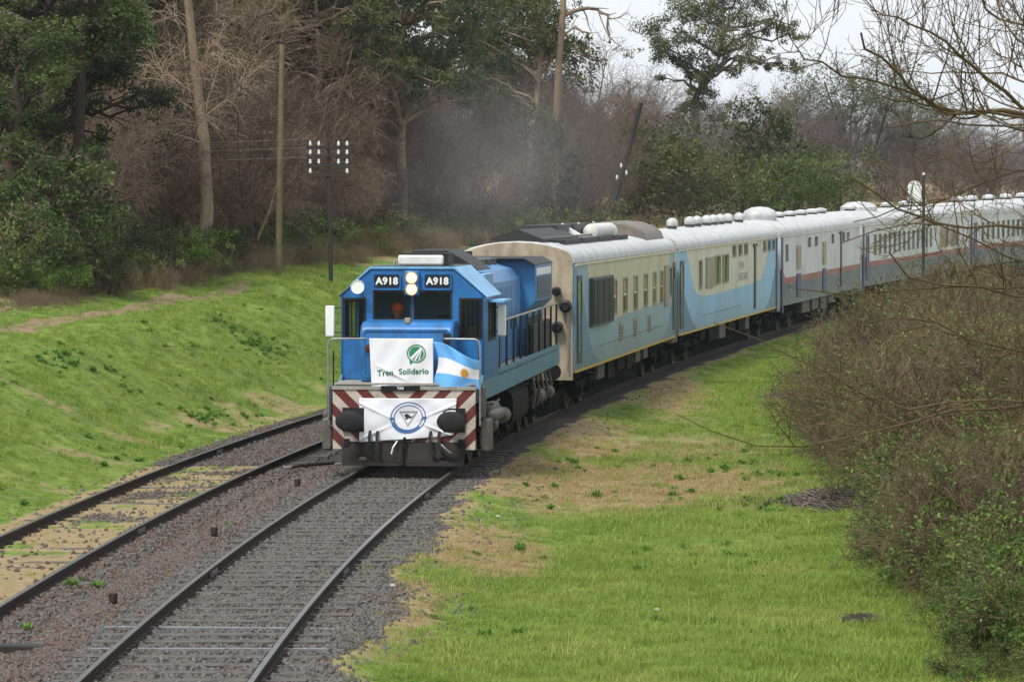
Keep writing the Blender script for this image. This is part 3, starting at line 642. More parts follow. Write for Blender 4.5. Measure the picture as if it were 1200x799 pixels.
for s_ in (-1, 1):
    for k in range(7):
        y0 = 5.4 + k * 1.0
        d = MB().plate(rrect(y0, y0 + .92, 1.72, 3.2, .03), [], lambda a, b, e, s_=s_: (s_ * (.9 + e), a, b), .012).build('hood_door', 'hood_blue', loco)
        MB().box(*sorted((s_ * .914, s_ * .94)), y0 + .8, y0 + .84, 2.3, 2.5).build('handle', 'black', d)
    g = MB()
    for k in range(9): g.box(*sorted((s_ * 1.22, s_ * 1.24)), 12.9, 16.3, 2.86 + k * .055, 2.89 + k * .055)
    g.build('radiator_grille', 'panel_dark', loco)
    MB().box(*sorted((s_ * 1.222, s_ * 1.232)), 12.75, 16.2, 3.38, 3.54).build('label_panel', 'lettering', loco)
    g = MB().box(*sorted((s_ * 1.003, s_ * 1.02)), 12.9, 16.3, 1.9, 2.45).build('inertial_screen', 'black', loco)
    hr = MB(); hr.tube([(s_ * 1.3, CY1 + .3, 2.3), (s_ * 1.3, CY1 + .5, 2.62), (s_ * 1.3, 16.9, 2.66)], .022, 8); hr.build('handrail', 'deck', loco)
    for k in range(10):
        y = CY1 + .5 + k * 1.4
        MB().tube([(s_ * 1.3, y, 1.6), (s_ * 1.3, y, 2.64)], .025, 6).build('stanchion', 'black', loco)
    MB().box(*sorted((s_ * 1.18, s_ * 1.28)), 11.6, 15.6, 1.65, 2.35).build('side_box', 'black', loco, .02)
    # front corner grab rail
    MB().tube([(s_ * 1.40, -.02, .85), (s_ * 1.40, -.05, 2.3), (s_ * 1.37, -.05, 2.40), (s_ * 1.31, -.05, 2.43), (s_ * .72, .12, 2.43)], .018, 8).build('grab_rail', 'steel_pipe', loco)
    MB().tube([(s_ * 1.35, .25, .8), (s_ * 1.35, .25, 2.2)], .016, 6).build('grab_rail', 'black', loco)
    for k in range(3): MB().box(*sorted((s_ * 1.12, s_ * 1.4)), .15, .55, .42 + k * .36, .45 + k * .36).build('step', 'under', loco)
    # corner step box and small reservoirs
    MB().box(*sorted((s_ * 1.36, s_ * 1.56)), .2, .75, .36, .96).build('sand_box', 'under_grey', loco, .04)
    MB().box(*sorted((s_ * 1.36, s_ * 1.46)), .14, .5, .98, 1.55).build('corner_post', 'panel_dark', loco, .02)
    for (x, y, z, r_) in ((1.5, 1.1, 1.06, .125), (1.66, .85, .98, .11)):
        x *= .93
        MB().lathe([(.03, y - .06), (r_ * .7, y - .04), (r_, y + .02), (r_, y + 1.3), (r_ * .6, y + 1.38)], 'y', (s_ * x, 0, z), 18).build('air_reservoir', 'under_grey', loco)
    MB().tube([(s_ * 1.35, .8, 1.2), (s_ * 1.5, 1.0, 1.22), (s_ * 1.42, 2.2, 1.1), (s_ * 1.32, 4.0, 1.12)], .025, 6).build('air_pipe', 'under_grey', loco)
    for k, (y0, y1, zz) in enumerate(((2.6, 3.0, .7), (4.6, 5.3, .75), (12.2, 12.9, .75), (14.4, 15.0, .72))):
        MB().lathe([(.02, y0), (.13, y0 + .03), (.15, y0 + .1), (.15, y1), (.05, y1 + .05)], 'y', (s_ * 1.28, 0, zz), 14).build('brake_cylinder', 'under_grey', loco)
    for k in range(5):
        yy = 11.0 + k * .95
        MB().tube([(s_ * 1.3, yy, 1.22), (s_ * 1.36, yy + .1, .9), (s_ * 1.3, yy + .15, .55)], .035, 6).build('pipe_run', 'under_grey', loco)
ft = MB().prism(rrect(-1.28, 1.28, .36, 1.18, .25), 'y', 7.1, 10.4).build('fuel_tank', 'under', loco)
bogie(loco, 4.0, 3, 1.65, .5); bogie(loco, 13.4, 3, 1.65, .5)
MB().lathe([(.22, 3.6), (.2, 3.95), (.16, 3.95), (.15, 3.7)], 'z', (.1, 8.4, 0), 18).build('exhaust_stack', 'black', loco)
for yy in (9.5, 10.6, 11.7):
    MB().lathe([(.45, 3.62), (.45, 3.76), (.3, 3.79)], 'z', (0, yy, 0), 20).build('roof_fan', 'panel_dark', loco)

# ------------------------------------------------------------------ driver
def driver():
    # seated figure: vertices with skin radii, one continuous surface
    V = [(0, 0, 0, .15, .13), (0, -.01, .2, .16, .11), (0, 0, .42, .18, .11), (0, 0, .53, .07, .07), (0, -.02, .60, .055, .06), (0, -.04, .68, .078, .095), (0, -.045, .78, .082, .098), (0, -.03, .85, .05, .06)]
    Ed = [(0, 1), (1, 2), (2, 3), (3, 4), (4, 5), (5, 6), (6, 7)]
    for s_ in (-1, 1):
        b = len(V)
        V += [(s_ * .2, 0, .46, .075, .075), (s_ * .27, -.06, .2, .055, .055), (s_ * .2, -.32, .16, .042, .042), (s_ * .17, -.40, .17, .035, .02), (s_ * .17, -.46, .17, .02, .012)]
        Ed += [(2, b), (b, b + 1), (b + 1, b + 2), (b + 2, b + 3), (b + 3, b + 4)]
        b = len(V)
        V += [(s_ * .1, -.06, -.02, .1, .1), (s_ * .12, -.42, 0, .075, .075), (s_ * .12, -.44, -.34, .05, .05), (s_ * .12, -.52, -.40, .04, .035)]
        Ed += [(0, b), (b, b + 1), (b + 1, b + 2), (b + 2, b + 3)]
    me = bpy.data.meshes.new('person'); me.from_pydata([v[:3] for v in V], Ed, [])
    o = bpy.data.objects.new('person', me); C.objects.link(o)
    o.modifiers.new('skin', 'SKIN'); sd_ = o.modifiers.new('sub', 'SUBSURF'); sd_.levels = 2; sd_.render_levels = 2
    if not me.skin_vertices: me.attributes  # layer made by the modifier
    bm = bmesh.new(); bm.from_mesh(me); ly = bm.verts.layers.skin.verify()
    for i, v in enumerate(bm.verts): v[ly].radius = V[i][3:5]; v[ly].use_root = (i == 0)
    bm.to_mesh(me); bm.free(); bpy.context.view_layer.update()
    ev = bpy.data.meshes.new_from_object(o.evaluated_get(bpy.context.evaluated_depsgraph_get()))
    bpy.data.objects.remove(o); ev.name = 'person'
    return ev
mat('skin', (176, 128, 104), .6, var=.08); mat('work_jacket', (236, 84, 40), .8, var=.1); mat('hi_vis', (250, 84, 36), .7, var=.08); mat('trousers', (34, 38, 52), .9); mat('hair', (30, 24, 20), .8); mat('reflective', (206, 208, 204), .5)
pm = driver()
for k in ('work_jacket', 'skin', 'trousers'): pm.materials.append(MT[k])
for p in pm.polygons:
    c = p.center; p.use_smooth = True
    p.material_index = 1 if (c.z > .55 or (c.y < -.36 and c.z > .1)) else (2 if c.z < .1 else 0)
LM = Matrix.Translation((LX, LY, 0)) @ Matrix.Rotation(-math.atan(LH), 4, 'Z')
person = link('person', pm); person.location = LM @ Vector((-.36, CY0 + .66, 2.14)); person.rotation_euler = (0, 0, -math.atan(LH) + .1)
tag(person, 'driver in an orange cap and orange jacket seated behind the left windscreen', 'person')
MB().lathe([(.108, .76), (.112, .80), (.10, .86), (.06, .905), (.01, .92)], 'z', (0, -.04, 0), 20, 1, 1.18).build('cap', 'hi_vis', person)
MB().prism([(-.09, -.13), (-.06, -.22), (0, -.25), (.06, -.22), (.09, -.13)], 'z', .775, .79).build('cap_peak', 'hi_vis', person)
for s_ in (-1, 1):
    MB().lathe([(.004, -.138), (.013, -.136), (.013, -.12)], 'y', (s_ * .032, 0, .735), 8).build('eye', 'hair', person)
    MB().lathe([(.01, s_ * .085), (.03, s_ * .09), (.02, s_ * .1)], 'x', (0, -.03, .71), 8).build('ear', 'skin', person)
MB().prism([(-.12, .70), (-.165, .69), (-.125, .745)], 'x', -.014, .014).build('nose', 'skin', person)
MB().box(-.028, .028, -.14, -.12, .658, .668).build('mouth', 'work_jacket', person)
MB().box(-.17, .17, -.135, -.115, .26, .31).build('reflective_band', 'reflective', person)

# ------------------------------------------------------------------ cloths on the front
def cloth(name, fn, nu, nv, m, label, cat):
    uv = [(i / nu, j / nv) for j in range(nv + 1) for i in range(nu + 1)]
    v = [fn(a, b) for a, b in uv]; q_ = [(j * (nu + 1) + i, j * (nu + 1) + i + 1, (j + 1) * (nu + 1) + i + 1, (j + 1) * (nu + 1) + i) for j in range(nv) for i in range(nu)]
    me = bpy.data.meshes.new(name); me.from_pydata(v, [], q_); me.materials.append(MT[m])
    for p in me.polygons: p.use_smooth = True
    o = link(name, me); o.location = (LX, LY, 0); o.rotation_euler = loco.rotation_euler; tag(o, label, cat)
    sd_ = o.modifiers.new('thickness', 'SOLIDIFY'); sd_.thickness = .003; sd_.offset = 1
    return o
def on_cloth(me, fn, cx, cz, x0, x1, z0, z1, name, m, parent, lift=.006, sx=1, sz=1):
    # lays a flat print (x,y in metres about a centre) on the folded cloth; prints get subdivided so that they follow it
    bm = bmesh.new(); bm.from_mesh(me); bmesh.ops.subdivide_edges(bm, edges=[e for e in bm.edges if e.calc_length() > .04], cuts=2); bm.to_mesh(me); bm.free()
    for v in me.vertices:
        a = (cx + v.co.x * sx - x0) / (x1 - x0); b = (z1 - cz - v.co.y * sz) / (z1 - z0); p = fn(a, b); v.co = (p[0], p[1] - lift, p[2])
    return link(name, me, parent, m)
def ringm(r0, r1, n=48, a0=0, a1=360):
    v = []; f = []
    for k in range(n + 1):
        a = R(a0 + (a1 - a0) * k / n); v += [(r0 * math.cos(a), r0 * math.sin(a), 0), (r1 * math.cos(a), r1 * math.sin(a), 0)]
    f = [(2 * k, 2 * k + 1, 2 * k + 3, 2 * k + 2) for k in range(n)]
    me = bpy.data.meshes.new('ring'); me.from_pydata(v, [], f); return me
def polym(pts):
    tr = tessellate_polygon([[Vector((p[0], p[1], 0)) for p in pts]]); me = bpy.data.meshes.new('shape'); me.from_pydata([(p[0], p[1], 0) for p in pts], [], [tuple(t) for t in tr]); return me
def wr(x, z, k, ph): return math.sin(x * k + ph) * math.cos(z * k * .7 + ph * 2)
U0 = (-.655, .53, 1.525, 2.435)
def up_fn(a, b):
    x0, x1, z0, z1 = U0; sag = .03 * math.sin(math.pi * a) * (b - .2) + (.035 * b * (1 - a)) - .0
    x = x0 + (x1 - x0) * a + .04 * b * (1 - a) * 1.2; z = z1 - (z1 - z0) * b + .05 * b * a + .03 * b * math.sin(math.pi * a) - .04 * b * (1 - a)
    f1 = max(0, 1 - abs((b - .62) - (a - .22) * .75) / .05) * sstep(.05, .2, a) * sstep(.62, .4, a)
    return (x, .055 + .014 * math.sin(a * 5 + b * 3.1 + .6) * b - .03 * float(f1) - .02 * b + .004 * math.sin(a * 17 + b * 9), z)
up = cloth('banner', up_fn, 60, 46, 'cloth_white', 'white banner with green round logo and lettering hung on the locomotive nose', 'banner')
lg = lambda me, nm, m, cx=.215, cz=2.145, **k: on_cloth(me, up_fn, cx, cz, *U0, nm, m, up, **k)
lg(ringm(.155, .178), 'logo_ring', 'print_green')
lg(ringm(0.001, .136), 'logo_disc', 'print_green')
lg(polym([(-.13, -.13), (-.06, -.165), (-.125, -.215)]), 'logo_tail', 'print_green')
for pts in ([(-.115, -.075), (.075, .112), (.10, .095), (-.075, -.112)], [(-.045, -.128), (-.015, -.135), (.075, .02), (.105, .088), (.09, .10)], [(.035, -.132), (.065, -.12), (.092, .03), (.1, .09)]):
    lg(polym(pts), 'logo_stripe', 'cloth_white', lift=.009)
t1 = bold_text('Tren  Solidario', .158, .004, 1.04); wd_ = max(v.co.x for v in t1.vertices) - min(v.co.x for v in t1.vertices)
lg(t1, 'lettering', 'print_green', cx=-.045, cz=1.80, sx=.98 / wd_)
W0 = (-.82, .98, .58, 1.345)
def lo_fn(a, b):
    x0, x1, z0, z1 = W0; x = x0 + (x1 - x0) * a - .06 * b * a; z = z1 - (z1 - z0) * b - .045 * b * (1 - a) + .1 * b * a * a * a + .025 * b * math.sin(math.pi * a)
    dl = max(0, 1 - abs(b - (.1 + a * 1.1)) / .05) * sstep(.5, .05, a); dr = max(0, 1 - abs(b - (.15 + (1 - a) * 1.0)) / .045) * sstep(.5, .95, a)
    d2 = max(0, 1 - abs(b - (.95 - a * .9)) / .05) * sstep(.5, .05, a); d3 = max(0, 1 - abs(b - (.55 + (a - .6) * 1.2)) / .05) * sstep(.62, .75, a)
    return (x, -.10 - .025 * float(dl + dr + d2 + d3) + .012 * wr(a, b, 8, .3) + .006 * wr(a, b, 19, 2) - .35 * max(0, a - .93) * 0, z)
lo = cloth('banner', lo_fn, 90, 40, 'cloth_white', 'creased white banner with blue ring emblem hung on the striped buffer beam', 'banner')
le = lambda me, nm, m, **k: on_cloth(me, lo_fn, .1, .985, *W0, nm, m, lo, **k)
le(ringm(.315, .335, 56), 'emblem_ring', 'print_blue', sz=.88); le(ringm(.255, .272, 56), 'emblem_ring', 'print_blue', sz=.88)
le(ringm(.262, .32, 30, 195, 318), 'emblem_band', 'print_blue', sz=.88, lift=.0045)
def tri_ring(k0, k1):
    c = [(-.175, .12), (.175, .12), (0, -.165)]
    o_ = [(x * k1, y * k1 + .0) for x, y in c]; i_ = [(x * k0, y * k0) for x, y in c]
    me = bpy.data.meshes.new('triangle'); me.from_pydata([(*p, 0) for p in o_ + i_], [], [(0, 1, 4, 3), (1, 2, 5, 4), (2, 0, 3, 5)]); return me
le(tri_ring(.9, 1.0), 'emblem_triangle', 'print_dark'); le(tri_ring(.72, .76), 'emblem_triangle', 'print_dark')
le(polym([(-.06, -.01), (-.045, .03), (-.01, .045), (.03, .035), (.05, .02), (.11, .045), (.05, -.005), (.03, -.015), (.0, -.005), (-.02, -.035), (-.045, -.03)]), 'emblem_figure', 'print_dark')
for a in (-1, 1): le(polym([(a * .36, -.012), (a * .30, -.03), (a * .24, -.006), (a * .30, .02)]), 'emblem_mark', 'print_blue', lift=.008)
# flag
F0 = (.53, 1.40, 1.52, 2.41)
def fl_fn(a, b):
    x0, x1, z0, z1 = F0; x = x0 + (x1 - x0) * a + .085 * math.sin(math.pi * min(1, b * 1.25)) * (1 - a) * 1.1 - .01 * a * b
    top = z1 - .03 - .34 * sstep(0, 1, a) ** 1.1; bot = z0 + .01 * math.sin(a * 5)
    z = float(top + (bot - top) * b)
    return (x, .02 + .05 * math.sin(a * 6.5 + b * 2.2) + .02 * math.sin(a * 13 - b * 5), z)
fl = cloth('flag', fl_fn, 50, 36, 'cloth_sky', 'sky blue and white flag with a golden sun, waving beside the upper banner', 'flag')
flm = fl.data; flm.materials.append(MT['cloth_white'])
for p in flm.polygons:
    if 12 <= p.index // 50 < 24: p.material_index = 1
sunm = []
for k in range(48): r_ = .085 if k % 2 else .06; sunm.append((r_ * math.cos(k * math.pi / 24), r_ * math.sin(k * math.pi / 24)))
on_cloth(polym(sunm), fl_fn, 1.09, 1.935, *F0, 'sun_emblem', 'sun_gold', fl, .008, 1., 1.42)
# ------------------------------------------------------------------ coaches
Z0, Z1 = .96, 3.56
def livery(name, L, cols, c1, c2, grime, hard=False):
    m, t, P, O = newmat(name); vec = N(t, 'ShaderNodeTexCoord').outputs['Object']; sp = N(t, 'ShaderNodeSeparateXYZ'); t.links.new(vec, sp.inputs[0])
    yn = mth(t, 'DIVIDE', sp.outputs[1], L); zn = mth(t, 'DIVIDE', mth(t, 'SUBTRACT', sp.outputs[2], Z0), Z1 - Z0)
    def curve(pts):
        n = t.nodes.new('ShaderNodeFloatCurve'); cu = n.mapping.curves[0]
        cu.points[0].location = pts[0]; cu.points[1].location = pts[-1]
        for p in pts[1:-1]: cu.points.new(*p)
        for p in cu.points: p.handle_type = 'AUTO_CLAMPED'
        n.mapping.update(); t.links.new(yn, n.inputs['Value']); return n.outputs[0]
    m1 = ramp(t, mth(t, 'SUBTRACT', zn, curve(c1)), -.004, .004); m2 = ramp(t, mth(t, 'SUBTRACT', zn, curve(c2)), -.004, .004)
    c = mixc(t, m2, srgb(cols[0]), srgb(cols[1])); c = mixc(t, m1, c, srgb(cols[2]))
    g1 = noise(t, vec, 1.1, 6, .65, (1, .8, .5)); g2 = noise(t, vec, 3, 5, .6, (1, 2.5, .25))
    c = mixc(t, mth(t, 'MULTIPLY', ramp(t, g1, .4, .75), .45), c, srgb(grime)); c = mixc(t, mth(t, 'MULTIPLY', ramp(t, g2, .5, .75), .4), c, srgb(grime))
    low = mth(t, 'MULTIPLY', ramp(t, mth(t, 'SUBTRACT', mth(t, 'MULTIPLY', g2, .4), zn), -.05, .2), .4)
    c = mixc(t, low, c, srgb(grime))
    t.links.new(c, P.inputs['Base Color']); P.inputs['Roughness'].default_value = .45
    bump(t, noise(t, vec, .9, 2, .5, (1, 1, .6)), .12, .05, P)
ROOF = [(1.42, 3.54), (1.41, 3.66), (1.36, 3.76), (1.26, 3.85), (1.05, 3.94), (.75, 4.01), (.4, 4.06), (0, 4.08)]
ROOFP = ROOF + [(-x, z) for x, z in reversed(ROOF[:-1])]
def coach(Ya, Yb, label, liv, wins, style, roofm='roof_white', endm='end_beige'):
    xa, xb = float(Xc(Ya)), float(Xc(Yb)); za, zb = float(Zr(Ya)), float(Zr(Yb))
    L = math.hypot(Yb - Ya, xb - xa)
    root = empty('railway_coach', (xa, Ya, za), (math.atan2(zb - za, L), 0, -math.atan2(xb - xa, Yb - Ya))); tag(root, label, 'coach', 'coaches of the train')
    holes = [rrect(y0, y1, z0, z1, min(.06, (y1 - y0) * .2), 2) for (y0, y1, z0, z1, k) in wins if k in ('glass', 'split')]
    MB().plate(rect(0, L, Z0, Z1), holes, lambda a, b, d: (1.40 - d, a, b), .06).build('side_wall', liv, root, smooth=False)
    MB().plate(rect(0, L, Z0, Z1), [], lambda a, b, d: (-1.40 + d, a, b), .06).build('side_wall', liv, root, smooth=False)
    MB().box(-1.33, 1.33, .08, L - .08, Z0, Z0 + .06).build('floor', 'under', root)
    rf = MB().prism(ROOFP, 'y', -.03, L + .03).build('roof', roofm, root, .03)
    MB().box(1.40, 1.45, 0, L, 3.50, 3.535).box(-1.45, -1.40, 0, L, 3.50, 3.535).build('gutter', 'cream' if style == 'blue' else 'white_paint', root)
    if style == 'blue':
        MB().box(1.402, 1.412, 0.02, L - .02, .95, 1.005).box(-1.412, -1.402, .02, L - .02, .95, 1.005).build('sill_stripe', 'yellow', root)
    ep = [(-1.36, .78), (1.36, .78), (1.36, 3.53)] + [(x * .96, z - .02) for x, z in ROOF[1:]] + [(-x * .96, z - .02) for x, z in reversed(ROOF[1:-1])] + [(-1.36, 3.53)]
    for y, d_ in ((-.04, -.05), (L - .01, .05)):
        e = MB().prism(ep, 'y', y, y + .05).build('end_wall', endm, root, .01)
        yo = y + d_ - (.1 if d_ < 0 else 0)
        g = MB().plate(rrect(-.55, .55, .95, 3.1, .1), [rrect(-.42, .42, 1.05, 2.98, .08)], lambda a, b, d, yo=yo: (a, yo + d, b), .14).build('gangway_frame', 'rubber', e)
        MB().box(-.42, .42, y - (.02 if d_ < 0 else -.05), y + (.0 if d_ < 0 else .07), 1.05, 2.98).build('end_door', 'panel_dark', e)
        for s_ in (-1, 1):
            MB().lathe([(.1, yo - .14 if d_ < 0 else yo + .14), (.2, yo - .2 if d_ < 0 else yo + .3), (.2, yo - .24 if d_ < 0 else yo + .34)], 'y', (s_ * .93, 0, 1.0), 16).build('buffer', 'rubber', e)
        if d_ < 0 and style == 'blue':
            for (x, z, r_) in ((.98, 2.9, .11), (1.2, 2.55, .15), (1.0, 2.05, .14), (-.98, 2.9, .11)):
                MB().lathe([(.05, -.02), (r_, -.06), (r_, -.18), (r_ * .6, -.22), (r_ * .55, -.2)], 'y', (x, y, z), 16).build('end_lamp', 'black', e)
            MB().tube([(1.25, y - .06, 1.0), (1.25, y - .08, 2.4)], .02, 6).build('end_rail', 'steel_pipe', e)
    for i, (y0, y1, z0, z1, k) in enumerate(wins):
        if k in ('glass', 'split'):
            f = MB().plate(rect(y0 - .04, y1 + .04, z0 - .04, z1 + .04), [rrect(y0 + .01, y1 - .01, z0 + .01, z1 - .01, .04, 2)], lambda a, b, d: (1.402 + d, a, b), .015).build('window_frame', 'panel_tan' if style == 'blue' else 'white_paint', root)
            MB().box(1.352, 1.36, y0, y1, z0, z1).build('pane', 'dark_glass', f)
            if k == 'split':
                zm = z0 + (z1 - z0) * .52
                MB().box(1.363, 1.375, y0 + .012, y1 - .012, zm, z1 - .012).build('upper_sash', 'panel_tan', f); MB().box(1.362, 1.39, y0 + .012, y1 - .012, zm - .025, zm + .02).build('sash_bar', 'white_paint', f)
        elif k == 'louvre':
            f = MB().box(1.402, 1.50, y0, y1, z0, z1).build('louvre_box', 'panel_dark', root, .01); n = max(3, int((y1 - y0) / .22))
            for j in range(n):
                a = y0 + .06 + (y1 - y0 - .12) * j / n; MB().box(1.50, 1.535, a, a + .1, z0 + .06, z1 - .06).build('slat', 'black' if j % 5 == 2 else 'panel_dark', f)
        elif k == 'shutter': MB().box(1.402, 1.44, y0, y1, z0, z1).build('shutter', 'panel_tan', root, .008)
        elif k == 'door':
            d = MB().plate(rect(y0, y1, z0, z1), [rrect(y0 + .12, y1 - .12, z0 + 1.15, z1 - .15, .05, 2)], lambda a, b, e: (1.403 + e, a, b), .02).build('door', 'panel_dark' if style == 'blue' else 'livery_post', root)
            MB().box(1.404, 1.41, y0 + .12, y1 - .12, z0 + 1.15, z1 - .15).build('pane', 'dark_glass', d); MB().tube([(1.46, y0 - .08, z0 + .3), (1.46, y0 - .08, z0 + 1.5)], .018, 6).build('grab_rail', 'steel_pipe', d)
        elif k == 'slide':
            d = MB().box(1.402, 1.44, y0, y1, z0, z1).build('sliding_door_post', 'panel_dark', root); MB().box(1.402, 1.46, y0 - .25, y1 + .25, z1, z1 + .1).build('door_head', 'panel_dark', d)
        elif k == 'vent':
            v = MB().box(1.402, 1.425, y0, y1, z0, z1).build('vent_panel', 'panel_tan', root); n = 5
            for j in range(n): a = z0 + .05 + (z1 - z0 - .1) * j / n; MB().box(1.425, 1.432, y0 + .05, y1 - .05, a, a + .04).build('vent_slit', 'panel_dark', v)
        elif k == 'stripe': MB().box(1.402, 1.43, y0, y1, z0, z1).build('door_stripe', 'livery_post', root)
        elif k == 'post': MB().box(1.37, 1.43, y0, y1, z0, z1).build('corner_post', 'livery_post', root, .015)
        elif k == 'seam': MB().box(1.402, 1.408, y0, y1, z0, z1).build('seam', 'panel_dark', root)
    for y in (3.0, L - 3.0): bogie(root, y, 2, 2.4, .46)
    r_ = random.Random(int(Ya))
    y = 5.4
    while y < L - 6:
        wd_ = r_.uniform(.8, 1.7); zb_ = r_.uniform(.42, .62)
        MB().box(.55, 1.22, y, y + wd_, zb_, .95).build('equipment_box', r_.choice(['under', 'under', 'under_grey']), root, .02); y += wd_ + r_.uniform(.3, 1.1)
    MB().lathe([(.05, 6.5), (.2, 6.6), (.2, 8.2), (.05, 8.3)], 'y', (.1, 0, .7), 14).build('air_tank', 'under', root)
    MB().box(-.5, .3, 5.5, L - 5.5, .7, .95).build('underframe', 'under', root)
    return root, L
# first coach
L1 = 21.3
livery('livery_generator', L1, [(86, 134, 162), (136, 166, 178), (206, 197, 156)], [(0, 1), (.085, 1), (.12, .8), (.2, .5), (.3, .40), (.55, .42), (.8, .44), (.88, .52), (.92, .75), (.945, 1), (1, 1)], [(0, .98), (.05, .8), (.10, .42), (.16, .12), (.22, .02), (.3, 0), (.75, 0), (.87, .08), (.93, .3), (1, .8)], (120, 116, 104))
o1 = 1.16
W1 = [(2.5, 6.35, 1.95, 3.15, 'louvre')] + [(a + o1, b + o1, 2.1, 2.98, 'split') for a, b in ((5.55, 6.5), (7.8, 8.65), (10.05, 10.85), (12.3, 13.1), (14.4, 15.15), (16.15, 16.85))] + [(17.2 + o1, 18.3 + o1, 1.95, 3.15, 'shutter'), (19.55, 20.25, 2.2, 3.05, 'glass'), (20.55, 21.1, 1.2, 3.2, 'door'), (.35, 1.15, 1.15, 3.25, 'door')]
W1 = [w_ for w_ in W1 if w_[1] < 21.2] + [(a, a + .6, 1.35, 1.85, 'vent') for a in (8.2, 11.2, 14.4)] + [(4.5, 18, 1.42, 1.432, 'seam')]
c1, L1r = coach(81.2, 102.1, 'first coach behind the locomotive, cream and dull blue with black roof racks', 'livery_generator', W1, 'blue')
rk = MB()
rk.prism([(-.72, 4.08), (.56, 4.03), (.56, 4.12), (-.05, 4.36), (-.72, 4.14)], 'y', .5, 6.5).build('roof_rack', 'black', c1)
for k, y in enumerate((6.0, 9.0, 12.0)):
    f = MB().box(-.75, .1, y, y + 2.3, 4.1, 4.42).build('roof_fan_box', 'black', c1, .02)
    MB().prism([(-.1, 4.45), (-.1, 4.15), (.42, 4.15)], 'y', y + 2.0, y + 2.2).build('gusset', 'lettering', f)
for x in (.62, .86):
    for k in range(4): MB().box(x - .07, x + .07, 1.6 + k * 3.1, 4.4 + k * 3.1, 4.02 - .1 * (x - .4), 4.09).build('roof_strip', 'black', c1)
MB().lathe([(.05, 10.2), (.2, 10.3), (.22, 10.5), (.22, 14.2), (.2, 14.4), (.05, 14.5)], 'y', (.35, 0, 4.2), 16).build('roof_tank', 'white_paint', c1)
MB().box(.2, .5, .9, 9.6, 4.1, 4.16).build('roof_walk', 'deck', c1)
hp = [(1.15, 3.88), (1.05, 4.12), (.8, 4.3), (.45, 4.4), (0, 4.44), (-.45, 4.4), (-.8, 4.3), (-1.05, 4.12), (-1.15, 3.88)]
MB().prism(hp, 'y', 16.2, 20.6).build('roof_hump', 'hump', c1, .05)
MB().box(.5, .8, 20.7, 21.1, 4.0, 4.22).build('roof_box', 'panel_tan', c1, .02)
# second coach
livery('livery_baggage', 22, [(64, 124, 158), (134, 186, 222), (214, 208, 186)], [(0, 1), (.05, 1), (.08, .88), (.12, .6), (.17, .43), (.3, .39), (.6, .41), (.78, .44), (.84, .58), (.88, .85), (.905, 1), (1, 1)], [(0, .75), (.03, .6), (.08, .3), (.14, .08), (.2, 0), (.8, 0), (.88, .1), (.94, .38), (1, .75)], (122, 122, 116))
q2 = -1.5
W2 = [(.25, .95, 1.15, 3.2, 'door'), (5.43 + q2, 6.0 + q2, 2.25, 3.1, 'glass'), (6.75 + q2, 8.35 + q2, 2.2, 3.18, 'shutter'), (8.6 + q2, 9.75 + q2, 2.28, 3.16, 'glass'), (10.2 + q2, 11.5 + q2, 2.28, 3.16, 'glass')]
W2 += [(a + q2, b + q2, 3.08, 3.42, 'glass') for a, b in ((12.45, 13.2), (13.8, 14.55), (15.1, 15.85), (19.7, 20.4), (20.85, 21.55), (22.0, 22.65))]
W2 += [(17.4 + q2, 17.75 + q2, 1.15, 3.3, 'slide'), (4.5, 13, 1.38, 1.392, 'seam'), (21.45, 21.7, .8, 3.54, 'post')]
c2, L2r = coach(102.9, 124.5, 'second coach, cream and sky blue with a row of white mushroom vents', 'livery_baggage', W2, 'blue')
def vent(root, x, y, r_, h):
    v = MB().lathe([(r_ * .8, 3.98), (r_ * .8, 4.08 + h * .5)], 'z', (x, y, 0), 14).build('roof_vent', 'panel_dark', root)
    MB().lathe([(r_ * .9, 4.08 + h * .25), (r_, 4.08 + h * .32), (r_ * 1.0, 4.08 + h * .62), (r_ * .8, 4.08 + h * .85), (r_ * .3, 4.08 + h), (.01, 4.08 + h * 1.02)], 'z', (x, y, 0), 18).build('vent_cap', 'roof_white', v)
for y in (6.0, 9.5, 11, 13, 14.5, 16, 17.8, 20.5): vent(c2, .2, y, .19, .34)
for body, sz_, y_, z_ in (('TREN', .36, 12.9, 2.72), ('SANITARIO', .36, 13.35, 2.34)):
    tmm = text_mesh(body, sz_, .004); o = link('lettering', tmm, c2, 'print_grey'); o.rotation_euler = (R(90), 0, R(90)); o.location = (1.404, y_, z_)
    wid = max(v.co.x for v in tmm.vertices) - min(v.co.x for v in tmm.vertices); o.scale = ((1.3 if body == 'TREN' else 2.2) / wid, 1, 1)
# white coaches with a red band
for nm, L in (('livery_white_a', 18), ('livery_white_b', 25)):
    livery(nm, L, [(56, 76, 98), (136, 56, 45), (200, 201, 208)], [(0, .52), (.03, .46), (.06, .39), (1, .385)], [(0, .46), (.03, .36), (.06, .30), (1, .30)], (128, 124, 120))
W3 = [(.05, .35, .7, 3.56, 'post'), (.9, 1.5, 2.55, 3.2, 'glass')] + [(a, b, 2.95, 3.35, 'glass') for a, b in ((5.6, 6.3), (7.1, 7.8), (10.9, 11.6), (13.6, 14.2), (14.7, 15.3))]
W3 += [(3.2, 4.0, 2.2, 3.1, 'shutter'), (3.2, 4.0, 1.15, 2.05, 'stripe'), (8.9, 9.6, 2.2, 3.1, 'shutter'), (8.9, 9.6, 1.15, 2.05, 'stripe'), (13.1, 13.35, 1.2, 3.3, 'slide'), (1.6, 2.1, 1.5, 1.75, 'vent')]
c3, L3r = coach(125.2, 142.7, 'third coach, white with a red band and a round white roof dome', 'livery_white_a', W3, 'white', endm='white_paint')
